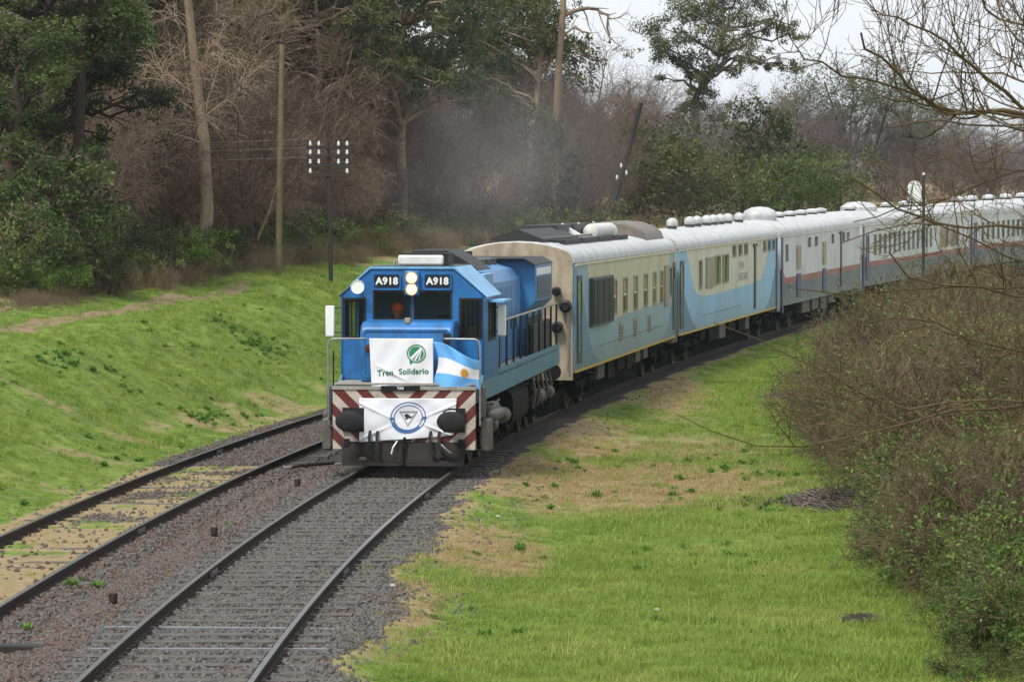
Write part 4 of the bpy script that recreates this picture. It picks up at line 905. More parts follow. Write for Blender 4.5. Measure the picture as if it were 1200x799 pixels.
MB().lathe([(.62, 4.02), (.66, 4.2), (.66, 4.26), (.55, 4.42), (.3, 4.53), (.01, 4.56)], 'z', (0, 3.2, 0), 24).build('roof_dome', 'roof_white', c3)
for y in (7, 9.5, 12, 14.5, 16.5): vent(c3, 0, y, .28, .22)
W4 = [(.02, .3, .7, 3.56, 'post'), (.7, 1.3, 1.2, 3.1, 'door')] + [(2.3 + k * 1.05, 2.85 + k * 1.05, 2.2, 3.1, 'glass') for k in range(13)] + [(17.3, 19.6, 2.1, 3.1, 'glass'), (20.1, 22.4, 2.1, 3.1, 'glass')]
c4, L4r = coach(143.3, 167.0, 'fourth coach, white with many narrow windows behind bare twigs', 'livery_white_b', W4, 'white', endm='white_paint')
for y in (4, 8, 12, 16, 20): vent(c4, 0, y, .3, .25)
MB().lathe([(.8, 4.0), (.8, 4.2), (.5, 4.4), (.01, 4.45)], 'z', (0, 5.8, 0), 20).build('roof_dome', 'roof_white', c4)
W5 = [(.02, .3, .7, 3.56, 'post'), (.7, 1.3, 1.2, 3.1, 'door')] + [(2.3 + k * 1.15, 2.9 + k * 1.15, 2.2, 3.1, 'glass') for k in range(16)]
c5, L5r = coach(167.6, 190.6, 'fifth coach, white and half hidden by twigs near the right edge', 'livery_white_b', W5, 'white', endm='white_paint')
for y in (3, 6, 10, 14, 18): vent(c5, 0, y, .34, .3)
# ------------------------------------------------------------------ vegetation kit
def tubes(P, Rr, sides=3):
    P = np.asarray(P, float); Rr = np.asarray(Rr, float); M, K, _ = P.shape
    T = np.empty_like(P); T[:, 1:-1] = P[:, 2:] - P[:, :-2]; T[:, 0] = P[:, 1] - P[:, 0]; T[:, -1] = P[:, -1] - P[:, -2]
    T /= np.linalg.norm(T, axis=-1, keepdims=True) + 1e-9
    ref = np.where(np.abs(T[..., 2:3]) < .9, np.array([0, 0, 1.]), np.array([1., 0, 0])); U = np.cross(T, ref); U /= np.linalg.norm(U, axis=-1, keepdims=True) + 1e-9; W = np.cross(T, U)
    a = np.arange(sides) * 2 * np.pi / sides
    V = P[:, :, None] + (U[:, :, None] * np.cos(a)[:, None] + W[:, :, None] * np.sin(a)[:, None]) * Rr[:, :, None, None]
    b = (np.arange(M)[:, None, None] * K + np.arange(K - 1)[None, :, None]) * sides; k = np.arange(sides); k2 = (k + 1) % sides
    Q = np.stack([b + k, b + k2, b + sides + k2, b + sides + k], -1).reshape(-1, 4)
    return V.reshape(-1, 3), Q
def grow(r, P, Rr, k, t0, t1, ang, Ln, K=4, wander=.18, trop=0., rad=.5, taper=.3, fall=.5, minr=.004):
    M, Kp, _ = P.shape; n = M * k; pi = np.repeat(np.arange(M), k); t = t0 + (t1 - t0) * r.rand(n); f = t * (Kp - 1); i = np.minimum(f.astype(int), Kp - 2); fr = (f - i)[:, None]
    base = P[pi, i] * (1 - fr) + P[pi, i + 1] * fr; rb = Rr[pi, i] * (1 - fr[:, 0]) + Rr[pi, i + 1] * fr[:, 0]
    d = P[pi, i + 1] - P[pi, i]; d /= np.linalg.norm(d, axis=-1, keepdims=True) + 1e-9
    rd = r.randn(n, 3); rd -= d * (rd * d).sum(-1, keepdims=True); rd /= np.linalg.norm(rd, axis=-1, keepdims=True) + 1e-9
    an = ang * (.6 + .8 * r.rand(n))[:, None]; d = d * np.cos(an) + rd * np.sin(an)
    L = Ln * (.5 + .9 * r.rand(n)) * (1 - fall * t); out = np.empty((n, K, 3)); out[:, 0] = base
    for j in range(1, K):
        d = d + wander * r.randn(n, 3); d[:, 2] += trop; d /= np.linalg.norm(d, axis=-1, keepdims=True); out[:, j] = out[:, j - 1] + d * (L / (K - 1))[:, None]
    r0 = np.maximum(rb * rad, minr); return out, r0[:, None] * (1 - (1 - taper) * np.arange(K) / (K - 1))
def stems(r, n, H, spread, K=7, lean=.25, rad=.08, wander=.08, top=.3):
    b = np.concatenate([r.randn(n, 2) * spread, np.full((n, 1), -.25)], 1); d = np.concatenate([r.randn(n, 2) * lean, np.ones((n, 1))], 1); d /= np.linalg.norm(d, axis=-1, keepdims=True)
    L = H * (.65 + .4 * r.rand(n)); out = np.empty((n, K, 3)); out[:, 0] = b
    for j in range(1, K):
        d = d + wander * r.randn(n, 3); d[:, 2] += .03; d /= np.linalg.norm(d, axis=-1, keepdims=True); out[:, j] = out[:, j - 1] + d * (L / (K - 1))[:, None]
    return out, rad * (.7 + .5 * r.rand(n))[:, None] * (1 - (1 - top) * np.arange(K) / (K - 1))
class Veg:
    def __init__(s): s.v = []; s.q = []; s.n = 0; s.t = []
    def add(s, v, q, tint=None):
        s.v.append(v); s.q.append(q + s.n); s.n += len(v); s.t.append(np.zeros(len(v)) if tint is None else tint); return s
    def tubes(s, P, Rr, sides=3, r=None):
        v, q_ = tubes(P, Rr, sides); M, K = P.shape[:2]
        return s.add(v, q_, np.repeat((r or np.random).rand(M), K * sides))
    def mesh(s, name, m): me = arr_mesh(name, np.concatenate(s.v), np.concatenate(s.q), None, {'tint': np.concatenate(s.t)}); me.materials.append(MT[m]); return me
def leaves(r, cen, L, W, droop=.3, tint=None, spreadz=1.0):
    n = len(cen); a = r.randn(n, 3); a[:, 2] = a[:, 2] * spreadz - droop; a /= np.linalg.norm(a, axis=-1, keepdims=True); b = r.randn(n, 3); b -= a * (a * b).sum(-1, keepdims=True); b /= np.linalg.norm(b, axis=-1, keepdims=True)
    l = (L * (.6 + .8 * r.rand(n)))[:, None]; w_ = (W * (.6 + .8 * r.rand(n)))[:, None]
    v = np.stack([cen - a * l * .5, cen + b * w_ * .5 + a * l * .05, cen + a * l * .5, cen - b * w_ * .5 + a * l * .05], 1).reshape(-1, 3)
    return v, np.arange(n * 4).reshape(-1, 4), np.repeat(r.rand(n) if tint is None else tint, 4)
def bark_mat(name, c1, c2, rand=.25):
    m, t, P, O = newmat(name); at = N(t, 'ShaderNodeAttribute', attribute_name='tint'); oi = N(t, 'ShaderNodeObjectInfo')
    f = mth(t, 'ADD', mth(t, 'MULTIPLY', at.outputs['Fac'], .55), mth(t, 'MULTIPLY', oi.outputs['Random'], .45))
    vec = N(t, 'ShaderNodeTexCoord').outputs['Object']; n = noise(t, vec, 6, 5, .6, (2, 2, .6))
    c = mixc(t, f, srgb(c1), srgb(c2)); c = mixc(t, mth(t, 'MULTIPLY', ramp(t, n, .4, .7), .4), c, [x * .55 for x in srgb(c1)])
    t.links.new(c, P.inputs['Base Color']); P.inputs['Roughness'].default_value = .85; P.inputs['Specular IOR Level'].default_value = .15
def leaf_mat(name, cols, trans=.3, rough=.55):
    m, t, P, O = newmat(name); at = N(t, 'ShaderNodeAttribute', attribute_name='tint'); rp = N(t, 'ShaderNodeValToRGB'); el = rp.color_ramp.elements
    while len(el) < len(cols): el.new(.5)
    for i, c in enumerate(cols): el[i].position = i / (len(cols) - 1); el[i].color = (*srgb(c), 1)
    t.links.new(at.outputs['Fac'], rp.inputs[0]); c = rp.outputs[0]
    t.links.new(c, P.inputs['Base Color']); P.inputs['Roughness'].default_value = rough; P.inputs['Specular IOR Level'].default_value = .25
    tr = N(t, 'ShaderNodeBsdfTranslucent'); t.links.new(c, tr.inputs[0]); ms = N(t, 'ShaderNodeMixShader'); ms.inputs[0].default_value = trans
    t.links.new(P.outputs[0], ms.inputs[1]); t.links.new(tr.outputs[0], ms.inputs[2]); t.links.new(ms.outputs[0], O.inputs[0])
bark_mat('bark_brown', (56, 46, 38), (146, 125, 106)); bark_mat('bark_grey', (60, 54, 51), (142, 130, 122)); bark_mat('bark_pale', (112, 97, 80), (184, 164, 140)); bark_mat('bark_dark', (48, 42, 38), (76, 66, 58)); bark_mat('bark_olive', (60, 54, 36), (146, 126, 94)); bark_mat('bark_near', (74, 64, 44), (128, 106, 82)); bark_mat('straw', (96, 82, 66), (148, 130, 104))
leaf_mat('leaf_dark', [(40, 50, 26), (58, 68, 34), (86, 92, 46)]); leaf_mat('leaf_mid', [(50, 68, 34), (74, 92, 46), (104, 118, 64)]); leaf_mat('leaf_olive', [(62, 72, 38), (86, 92, 52), (110, 110, 66)])
leaf_mat('leaf_euc', [(58, 70, 48), (84, 96, 62), (116, 122, 80)]); leaf_mat('leaf_lone', [(50, 58, 38), (76, 84, 52), (112, 116, 72)]); leaf_mat('leaf_fresh', [(70, 100, 38), (94, 124, 50), (122, 146, 66)]); leaf_mat('leaf_bush', [(56, 74, 38), (84, 104, 50), (122, 136, 76)])

# bare thicket prototypes (about 10 m)
def bare(seed, H, nst, spread, lean, m, name='bare_shrub', k1=9, k2=7, k3=5, hang=-.02, rad=.07, tw=.014, lens=(.42, .22, .13), r1=.5):
    r = np.random.RandomState(seed); g = Veg(); P0, R0 = stems(r, nst, H, spread, lean=lean, rad=rad); g.tubes(P0, R0, 5, r)
    P1, R1 = grow(r, P0, R0, k1, .2, 1, .75, H * lens[0], 6, .14, .03, r1, .3, minr=tw * 1.5); g.tubes(P1, R1, 3, r)
    P2, R2 = grow(r, P1, R1, k2, .15, 1, .7, H * lens[1], 5, .18, hang, .6, .4, minr=tw); g.tubes(P2, R2, 3, r)
    P3, R3 = grow(r, P2, R2, k3, .1, 1, .7, H * lens[2], 4, .2, hang * 2, .7, .5, minr=tw * .7); g.tubes(P3, R3, 3, r)
    return g.mesh(name, m), (P2, P3)
def leafy(seed, clumps, per, L, W, lm, bm_, trunk=None, trunk_r=.25, flat=.75, droop=.3, branches=True, limb_r=.05, bsides=6):
    r = np.random.RandomState(seed); cr = Veg(); tk = Veg(); cl = np.asarray(clumps, float)
    for c in cl:
        n = int(per * c[3] ** 2 * (.7 + .6 * r.rand()))
        # leaves sit in several small sprays within each clump
        ns_ = max(5, int(9 * c[3] ** 1.5)); sc = r.randn(ns_, 3) * [c[3] * .48, c[3] * .48, c[3] * .48 * flat]; wh = r.randint(0, ns_, n)
        p = c[:3] + sc[wh] + r.randn(n, 3) * [c[3] * .2, c[3] * .2, c[3] * .15]
        t = np.clip(.5 + .28 * r.randn() + .22 * r.randn(ns_)[wh] + .16 * r.randn(n), 0, 1)
        cr.add(*leaves(r, p, L, W, droop, t))
    if trunk is None: trunk = [(0, 0, -.3), (cl[:, 0].mean() * .4, cl[:, 1].mean() * .4, cl[:, 2].min()), (cl[:, 0].mean(), cl[:, 1].mean(), cl[:, 2].mean()), (cl[:, 0].mean() * 1.1, cl[:, 1].mean(), cl[:, 2].max() - .6)]
    tr = np.asarray(trunk, float); tt = np.linspace(0, 1, 9); ti = np.linspace(0, 1, len(tr)); TP = np.stack([np.interp(tt, ti, tr[:, j]) for j in range(3)], -1); TP[1:-1] += r.randn(7, 3) * trunk_r * .35
    tk.tubes(TP[None], (trunk_r * (1 - .8 * tt))[None], 9, r)
    if branches:
        BP = []; BR = []
        for c in cl:
            d = np.linalg.norm(TP - c[:3], axis=-1) + np.maximum(0, TP[:, 2] - c[2] + .3) * 3; j = int(np.argmin(d)); s_ = TP[j]; e = c[:3] + [0, 0, c[3] * .2]
            tt2 = np.linspace(0, 1, 6)[:, None]; p = s_ * (1 - tt2) + e * tt2; p[1:-1] += r.randn(4, 3) * .09 * np.linalg.norm(e - s_) * .6; p[:, 2] += np.sin(tt2[:, 0] * np.pi) * .08 * np.linalg.norm(e - s_)
            BP.append(p); BR.append(max(limb_r, trunk_r * .28) * (1 - .75 * tt2[:, 0]))
        BP = np.array(BP); BR = np.array(BR); tk.tubes(BP, BR, 5, r); P2, R2 = grow(r, BP, BR, 6, .4, 1, .6, float(cl[:, 3].mean()) * 1.1, 4, .2, .02, .5, .4, minr=.012); tk.tubes(P2, R2, 3, r)
    return tk.mesh('trunk', bm_), cr.mesh('crown', lm)
def plant(name, cat, label, meshes, loc, rz=0, sc=1., group=None):
    o = empty(name, loc, (0, 0, rz)); o.scale = (sc, sc, sc) if not isinstance(sc, tuple) else sc; tag(o, label, cat, group)
    for nm, me in zip(('trunk', 'crown'), meshes):
        if me: link(nm, me, o)
    return o
def gpos(px, Y, dz=0): X = (px - 600) / FPX * Y; return (X, Y, float(hgt(X, Y, False)) + dz)
def ell(r, n, c, rad, cr): # clump centres over an ellipsoid's outer part
    d = r.randn(n, 3); d /= np.linalg.norm(d, axis=-1, keepdims=True); k = (.35 + .65 * r.rand(n)) ** .6; p = np.asarray(c) + d * k[:, None] * rad; return np.concatenate([p, (cr[0] + (cr[1] - cr[0]) * r.rand(n))[:, None]], 1)

# ---- the thicket behind the bank (one uncountable mass)
TB = [proto('bare_shrub', bare(11, 10, 6, .7, .22, 'bark_brown')[0]), proto('bare_shrub', bare(12, 9, 7, .9, .3, 'bark_brown', hang=-.09)[0]), proto('bare_shrub', bare(13, 10.5, 5, .6, .2, 'bark_grey', hang=-.03)[0]), proto('bare_shrub', bare(14, 8.5, 8, 1., .35, 'bark_grey', hang=-.06)[0]), proto('bare_shrub', bare(15, 9.5, 6, .8, .28, 'bark_pale', hang=-.1)[0])]
tr_ = np.random.RandomState(77); pts = []; pk = []; sc = []
def in_view(X, Y, m=3): return abs(X) < .152 * Y + m
for row, (uo, st) in enumerate(((-15.6, 2.6), (-18, 2.7), (-20.6, 2.9), (-23.6, 3.2))):
    Yp = 78.
    while Yp < 265:
        u = uo + tr_.randn() * .8; X, _ = world(u, Yp); X = float(X)
        if in_view(X, Yp) and not (X > .16 * Yp) and not (X < -.118 * Yp and Yp < 112):
            px = 600 + FPX * X / Yp; pts.append((X, Yp, float(hgt(X, Yp, False)))); pk.append(tr_.choice([0, 1, 4, 1] if px < 430 else [2, 3, 2, 0, 3])); s_ = (.55 if row == 0 else .85 if row == 1 else 1.) * (.8 + .35 * tr_.rand())
            s_ *= float(np.interp(px, [300, 380, 560, 650, 700, 750, 790, 1200], [1, .72, .72, .8, .82, .7, .6, .62]))
            sc.append(s_)
        Yp += st * (.6 + .8 * tr_.rand()) * (1 + max(0, Yp - 140) / 160)
n = len(pts); thicket = scatter('thicket', pts, np.stack([tr_.randn(n) * .05, tr_.randn(n) * .05, tr_.rand(n) * 6.28], -1), sc, pk, TB, 'tangled brown leafless thicket covering the slope behind the train', 'thicket')
# low growth at the thicket's foot
def bushm(seed, H, W, n, lm, L=.11, Wd=.05, per=520): r = np.random.RandomState(seed); return leafy(seed, ell(r, n, (0, 0, H * .55), (W * .5, W * .5, H * .42), (H * .2, H * .34)), per, L, Wd, lm, 'bark_brown', [(0, 0, -.2), (0, 0, H * .3), (.05, 0, H * .6)], .05, .8, .1, True, .018)
bm1 = bushm(31, 2.2, 2.6, 14, 'leaf_mid'); bm2 = bushm(32, 1.7, 2.4, 12, 'leaf_fresh', .12, .06, 420); bm3 = bushm(33, 2.6, 2.4, 14, 'leaf_dark'); bm4 = bushm(34, 2.0, 3.0, 14, 'leaf_olive')
def strawm(seed):
    r = np.random.RandomState(seed); g = Veg(); P0, R0 = stems(r, 150, 1.5, .7, 4, .3, .008, .12, .3); g.tubes(P0, R0, 3, r); P1, R1 = grow(r, P0, R0, 3, .4, 1, .5, .5, 3, .2, -.05, .6, .5, minr=.004); g.tubes(P1, R1, 3, r); return g.mesh('straw', 'straw')
ST = [proto('dry_stalks', strawm(1)), proto('dry_stalks', strawm(2))]
pts = []; sc = []
for k in range(170):
    Yp = 84 + tr_.rand() * 56; u = -12.9 - abs(tr_.randn()) * 1.0; X = float(world(u, Yp)[0])
    if in_view(X, Yp, 1): pts.append((X, Yp, float(hgt(X, Yp, False)))); sc.append((.3 + .45 * tr_.rand()) * (1 if Yp > 94 else .6))
n = len(pts); scatter('dry_stalks', pts, np.stack([tr_.randn(n) * .15, tr_.randn(n) * .15, tr_.rand(n) * 6.28], -1), sc, tr_.randint(0, 2, n), ST, 'straw coloured dry stalks along the top of the left bank', 'dry stalks')
UG = [proto('undergrowth', bm1[1]), proto('undergrowth', bm2[1]), proto('undergrowth', bm3[1]), proto('undergrowth', bm4[1])]
pts = []; sc = []
for k in range(330):
    Yp = 80 + tr_.rand() * 85; u = -13.3 - abs(tr_.randn()) * 1.5; X = float(world(u, Yp)[0])
    if in_view(X, Yp, 1): s_ = .22 + .5 * tr_.rand() ** 1.6; pts.append((X, Yp, float(hgt(X, Yp, False)) - .1)); sc.append((s_ * 1.2, s_ * 1.2, s_))
n = len(pts); scatter('undergrowth', pts, np.stack([tr_.randn(n) * .1, tr_.randn(n) * .1, tr_.rand(n) * 6.28], -1), np.array(sc), tr_.choice([0, 1, 2, 3], n), UG, 'low green undergrowth at the foot of the thicket', 'undergrowth')
# ---- bushes one can tell apart
def bush(px, Y, ms, s_, label, rz=0, dz=-.1): return plant('bush', 'bush', label, ms, gpos(px, Y, dz), rz, s_)
lb = np.random.RandomState(8)
big = leafy(41, np.concatenate([ell(lb, 16, (0, 0, 1.9), (1.7, 1.6, 1.2), (.5, .75)), ell(lb, 8, (.9, -.4, 3.0), (1.3, .9, .35), (.4, .55))]), 760, .13, .055, 'leaf_mid', 'bark_brown', [(0, 0, -.2), (.1, 0, 1), (.3, 0, 2.6)], .09, .55, .15)
bush(48, 93, big, (1.15, 1.1, 1.15), 'big leafy green bush at the left edge beside the footpath', .4)
bush(70, 99, bm1, (1.9, 1.6, 1.7), 'dense mid green bush behind the big left bush', 1.1)
bush(20, 97, bm3, (2.0, 1.6, 1.5), 'dark bush behind the big left bush, under the evergreens', 2.7)
bush(125, 104, bm3, (1.2, 1.2, .8), 'low dark bush at the thicket edge right of the big left bush', 5)
bush(-2, 90, bm1, (1.2, 1.2, 1.3), 'dark green bush cut off by the left edge of the picture', 2)
bush(105, 98, bm4, (1.0, 1.0, .9), 'low olive bush between the big left bush and the thicket', 1)
bush(248, 106, bm2, (.9, .9, .95), 'small bright green bush on the bank crest left of the tall pole', 2.2)
bush(195, 110, bm1, (1.0, 1.0, .9), 'mid green bush under the pale bare trunk', .2)
bush(300, 118, bm3, (1.0, 1.0, .7), 'dark green bush just left of the tall pole foot', 1.4)
bush(365, 122, bm1, (1.2, 1.2, .85), 'green bush between the tall pole and the insulator pole', 4)
bush(430, 132, bm4, (1.1, 1.1, .9), 'olive bush right of the insulator pole above the locomotive', 3)
bush(800, 172, bushm(35, 5.2, 6.4, 22, 'leaf_olive', .26, .1, 110), (1.1, 1, 1.0), 'broad olive green bush behind the mushroom vents', .6)
bush(870, 180, bm1, (2.0, 2, 1.9), 'green bush below the tall lone eucalyptus, right of the olive one', 2)
bush(940, 184, bushm(36, 4.0, 5.2, 22, 'leaf_mid', .26, .08, 150), (1.05, 1, 1.0), 'bushy green conifer-like shrub above the white coach roof', 1.2)
bush(893, 188, bm3, (2.3, 2, 2.6), 'dark green shrub at the foot of the far trees', 1)
bush(706, 141, bm4, (1.6, 1.4, 1.75), 'olive bush around the foot of the leaning pole', 2)
bush(630, 152, bm3, (1.5, 1.5, 2.3), 'dark green ivy bush deep in the grey thicket', 1)
bush(985, 196, bm4, (2.6, 2, 2.4), 'hazy olive shrub left of the white trackside board', 1)
# ---- trees one can tell apart
e1 = np.random.RandomState(61)
ev = leafy(61, np.concatenate([ell(e1, 46, (0, 0, 8.6), (3.8, 3.2, 4.8), (.7, 1.15)), ell(e1, 22, (.8, -1, 4.6), (2.9, 1.4, 2.2), (.6, .9))]), 620, .15, .06, 'leaf_dark', 'bark_dark', None, .32, .7, .35)
plant('evergreen_tree', 'tree', 'large dark evergreen tree filling the upper left corner', ev, gpos(26, 101), .3, 1.08)
ev2 = leafy(62, ell(e1, 22, (0, 0, 7.4), (2.1, 2.0, 3.0), (.6, .95)), 700, .14, .055, 'leaf_mid', 'bark_dark', None, .2, .7, .3)
plant('evergreen_tree', 'tree', 'lighter green tree leaning out right of the dark left evergreen', ev2, gpos(88, 99), 1, (1, 1, 1.1))
plant('evergreen_tree', 'tree', 'dark evergreen crown between the left evergreen and the pale bare trunk', ev, gpos(112, 117), 2.2, (.95, .95, 1.15))
plant('evergreen_tree', 'tree', 'lower green tree above the big bush at left edge', ev2, gpos(20, 97), 3, (1, 1, .74))
dk = leafy(63, ell(e1, 44, (0, 0, 8.2), (4.8, 4, 5.2), (.9, 1.5)), 170, .32, .12, 'leaf_dark', 'bark_dark', None, .35, .7, .3)
for px, Y, rz, s_ in ((150, 128, 0, 1.15), (235, 140, 2, 1.2), (330, 142, 1, 1.2), (430, 156, 4, 1.1), (60, 122, 3, 1.2), (530, 168, 3, .95), (620, 176, 5, .78)):
    plant('background_tree', 'tree', 'dark evergreen standing behind the leafless thicket', dk, gpos(px, Y), rz, s_, 'dark evergreens behind the thicket')
euc = leafy(64, np.concatenate([ell(e1, 28, (-1.8, 0, 9.4), (3.6, 2.6, 3.2), (.8, 1.2)), ell(e1, 24, (2.4, -.6, 7.8), (2.6, 2.2, 2.8), (.7, 1.1))]), 460, .24, .065, 'leaf_euc', 'bark_pale', [(0, 0, -.3), (.2, 0, 3), (-.3, 0, 6), (.4, 0, 10)], .26, .75, .7, True, .09)
plant('eucalyptus_tree', 'tree', 'wide grey green eucalyptus over the middle of the thicket', euc, gpos(470, 140), 0, 1.0)
euc2 = leafy(65, np.concatenate([ell(e1, 22, (0, 0, 9.8), (2.0, 2, 3.4), (.7, 1.05)), ell(e1, 14, (-1.6, 0, 7.4), (1.6, 1.4, 1.8), (.6, .9))]), 440, .24, .065, 'leaf_olive', 'bark_pale', [(0, 0, -.3), (.1, 0, 4), (.5, 0, 7), (.9, 0, 12)], .22, .8, .7, True, .07)
plant('eucalyptus_tree', 'tree', 'olive eucalyptus beside the open sky, right of the wide one', euc2, gpos(618, 156), 0, 1.0)
plant('eucalyptus_tree', 'tree', 'olive eucalyptus crown at the top between tall pole and wide eucalyptus', euc2, gpos(385, 136), 2.3, (1.1, 1.1, .98))
# crooked bare limb against the sky
r9 = np.random.RandomState(91); g = Veg(); Yt = 154.
def polyp(pl, Y, r0, r1, K=9, jit=.04):
    pl = np.array([[*P3(x, y, Y)] for x, y in pl]); t = np.linspace(0, 1, K); ti = np.linspace(0, 1, len(pl)); p = np.stack([np.interp(t, ti, pl[:, j]) for j in range(3)], -1); p[1:] += r9.randn(K - 1, 3) * [jit, jit * 5, jit]; return p, r0 + (r1 - r0) * t
bs = [polyp([(652, 300), (650, 180), (655, 60), (664, -30)], Yt, .24, .14), polyp([(660, 20), (680, 14), (700, 11), (712, 20), (714, 45)], Yt, .11, .05), polyp([(657, 45), (672, 33), (690, 42), (692, 60)], Yt, .07, .03), polyp([(712, 22), (725, 22), (738, 18)], Yt, .03, .015), polyp([(700, 12), (712, 45), (722, 52), (730, 60)], Yt, .035, .015), polyp([(672, 34), (675, 55), (682, 66)], Yt, .03, .015)]
BP = np.array([b[0] for b in bs]); BR = np.array([b[1] for b in bs]); base = np.array(gpos(652, Yt)); BP -= base; BP[0, 0] = (0, 0, -.3); g.tubes(BP, BR, 6, r9); P2, R2 = grow(r9, BP[1:], BR[1:], 7, .2, 1, .8, 1.1, 4, .25, -.04, .5, .4, minr=.012); g.tubes(P2, R2, 3, r9)
cl = [(*(np.array(P3(x, y, Yt)) - base), q_) for x, y, q_ in ((690, 44, .22), (680, 62, .2), (714, 48, .2), (656, 20, .5), (642, 40, .7), (736, 66, .3), (640, 10, .8), (745, 60, .22))]
lf = leafy(92, cl, 420, .2, .07, 'leaf_olive', 'bark_pale', branches=False)
plant('crooked_tree', 'tree', 'crooked bare limbed tree reaching into the sky near the top centre', (g.mesh('trunk', 'bark_pale'), lf[1]), tuple(base))
# lone eucalyptus in front of the sky
Yl = 190.; base = np.array(gpos(822, Yl)); lc = []
for zx, zy, zr in ((400, 120, 60), (450, 60, 60), (520, 30, 60), (600, 30, 60), (680, 40, 60), (560, 100, 66), (480, 160, 58), (600, 160, 66), (680, 130, 56), (400, 200, 46), (440, 240, 46), (540, 220, 56), (620, 220, 46), (700, 200, 40), (520, 290, 46), (560, 300, 40), (760, 80, 42), (800, 95, 38), (845, 105, 34), (830, 230, 36), (785, 232, 32), (370, 170, 38), (500, 335, 36), (655, 250, 28), (720, -20, 60), (600, -40, 66), (480, -40, 56), (395, 285, 26), (600, -90, 50), (730, 235, 26), (840, 130, 28), (480, 390, 44), (540, 370, 40), (450, 420, 40), (600, 420, 40)):
    p = np.array(P3(650 + zx / 3.074, zy / 3.074, Yl)) - base; lc.append((p[0] * 1.08, p[1] + r9.randn() * 1.3, p[2], zr / 3.074 * Yl / FPX * 1.3))
tkp = [np.array(P3(650 + a / 3.074, b / 3.074, Yl)) - base for a, b in ((520, 800), (500, 380), (540, 300), (590, 200), (600, 40))]; tkp[0] = (0, 0, -.3)
plant('eucalyptus_tree', 'tree', 'tall lone eucalyptus with ragged crown standing against the pale sky', leafy(93, lc, 760, .2, .06, 'leaf_lone', 'bark_grey', tkp, .3, .95, .6, True, .1), tuple(base))
# pale bare trees in the thicket, far bare trees
pt, _ = bare(71, 13, 1, .05, .04, 'bark_pale', k1=14, k2=9, k3=6, rad=.24, hang=-.16, lens=(.2, .16, .1), r1=.2)
o = empty('bare_tree', gpos(240, 108)); tag(o, 'bare tree with a thick pale trunk in the brown thicket at left', 'tree'); link('trunk', pt, o)
ft_, tips = bare(72, 11, 3, .3, .28, 'bark_grey', k1=8, k2=8, k3=8, rad=.17, hang=.0)
rr = np.random.RandomState(4); cv = Veg(); tp = tips[1][:, -1]; tp = tp[tp[:, 2] > 5.5]; cv.add(*leaves(rr, np.repeat(tp, 4, 0) + rr.randn(len(tp) * 4, 3) * .22, .26, .08, .3)); fcr = cv.mesh('crown', 'leaf_euc')
for px, Y, rz, s_, lab in ((1000, 222, 0, .92, 'far dark limbed tree with thin grey green crown right of the lone eucalyptus'), (1075, 232, 2, .74, 'far hazy tree behind the foreground branches, above the white board'), (960, 226, 4, .72, 'far thin tree just right of the lone eucalyptus crown')):
    plant('far_tree', 'tree', lab, (ft_, fcr), gpos(px, Y), rz, s_)

# ---- the brush on the right (one uncountable mass)
def brush(seed, H, nst, spread, m, lm, per, L, W, lfrac=1.0, lens=(.5, .3, .2)):
    r = np.random.RandomState(seed); g = Veg(); P0, R0 = stems(r, nst, H, spread, 6, .4, .017, .14, .3); g.tubes(P0, R0, 4, r)
    P1, R1 = grow(r, P0, R0, 5, .15, 1, .7, H * lens[0], 5, .2, .0, .6, .4, minr=.0085); g.tubes(P1, R1, 3, r); P2, R2 = grow(r, P1, R1, 5, .1, 1, .7, H * lens[1], 4, .22, -.02, .7, .5, minr=.006); g.tubes(P2, R2, 3, r)
    P3_, R3 = grow(r, P2, R2, 2, .1, 1, .7, H * lens[2], 3, .2, -.02, .8, .6, minr=.0045); g.tubes(P3_, R3, 3, r)
    tk = g.mesh('brush', m)
    if lm:
        c = Veg(); src = np.concatenate([P2, P3_[:, [0, 1, 1, 2]]]); src = src[r.rand(len(src)) < lfrac]; n = len(src) * per; i = np.repeat(np.arange(len(src)), per); j = r.randint(1, 4, n); c.add(*leaves(r, src[i, j] + r.randn(n, 3) * .035, L, W, .1, np.clip(.5 + .25 * r.randn(len(src))[i] + .2 * r.randn(n), 0, 1)))
        v, q_, t_ = np.concatenate(c.v), np.concatenate(c.q), np.concatenate(c.t); lmh = c.mesh('leaves', lm)
        me = join_meshes([tk, lmh]); return proto('brush', me)
    return proto('brush', tk)
def join_meshes(ms):
    bm = bmesh.new(); mats = []
    out = bpy.data.meshes.new('brush'); vs = []; qs = []; ts = []; mi = []; n = 0
    for i, m in enumerate(ms):
        v = np.empty(len(m.vertices) * 3, np.float32); m.vertices.foreach_get('co', v); l = np.empty(len(m.loops), np.int32); m.loops.foreach_get('vertex_index', l); t = np.empty(len(m.vertices), np.float32); m.attributes['tint'].data.foreach_get('value', t)
        vs.append(v.reshape(-1, 3)); qs.append(l.reshape(-1, 4) + n); ts.append(t); mi.append(np.full(len(l) // 4, i)); n += len(m.vertices); mats.append(m.materials[0])
    bm.free(); out = arr_mesh('brush', np.concatenate(vs), np.concatenate(qs), None, {'tint': np.concatenate(ts)})
    for m in mats: out.materials.append(m)
    out.polygons.foreach_set('material_index', np.concatenate(mi).astype(np.int32)); return out
def greenbush(seed):
    r = np.random.RandomState(seed); H = 1.5; a, b = leafy(seed, ell(r, 13, (0, 0, .8), (.75, .75, .6), (.2, .36)), 2600, .06, .032, 'leaf_fresh' if seed % 2 else 'leaf_bush', 'bark_olive', [(0, 0, -.1), (0, 0, .4), (.05, 0, .8)], .03, .85, .05, True, .012); return proto('brush', join_meshes([a, b]))
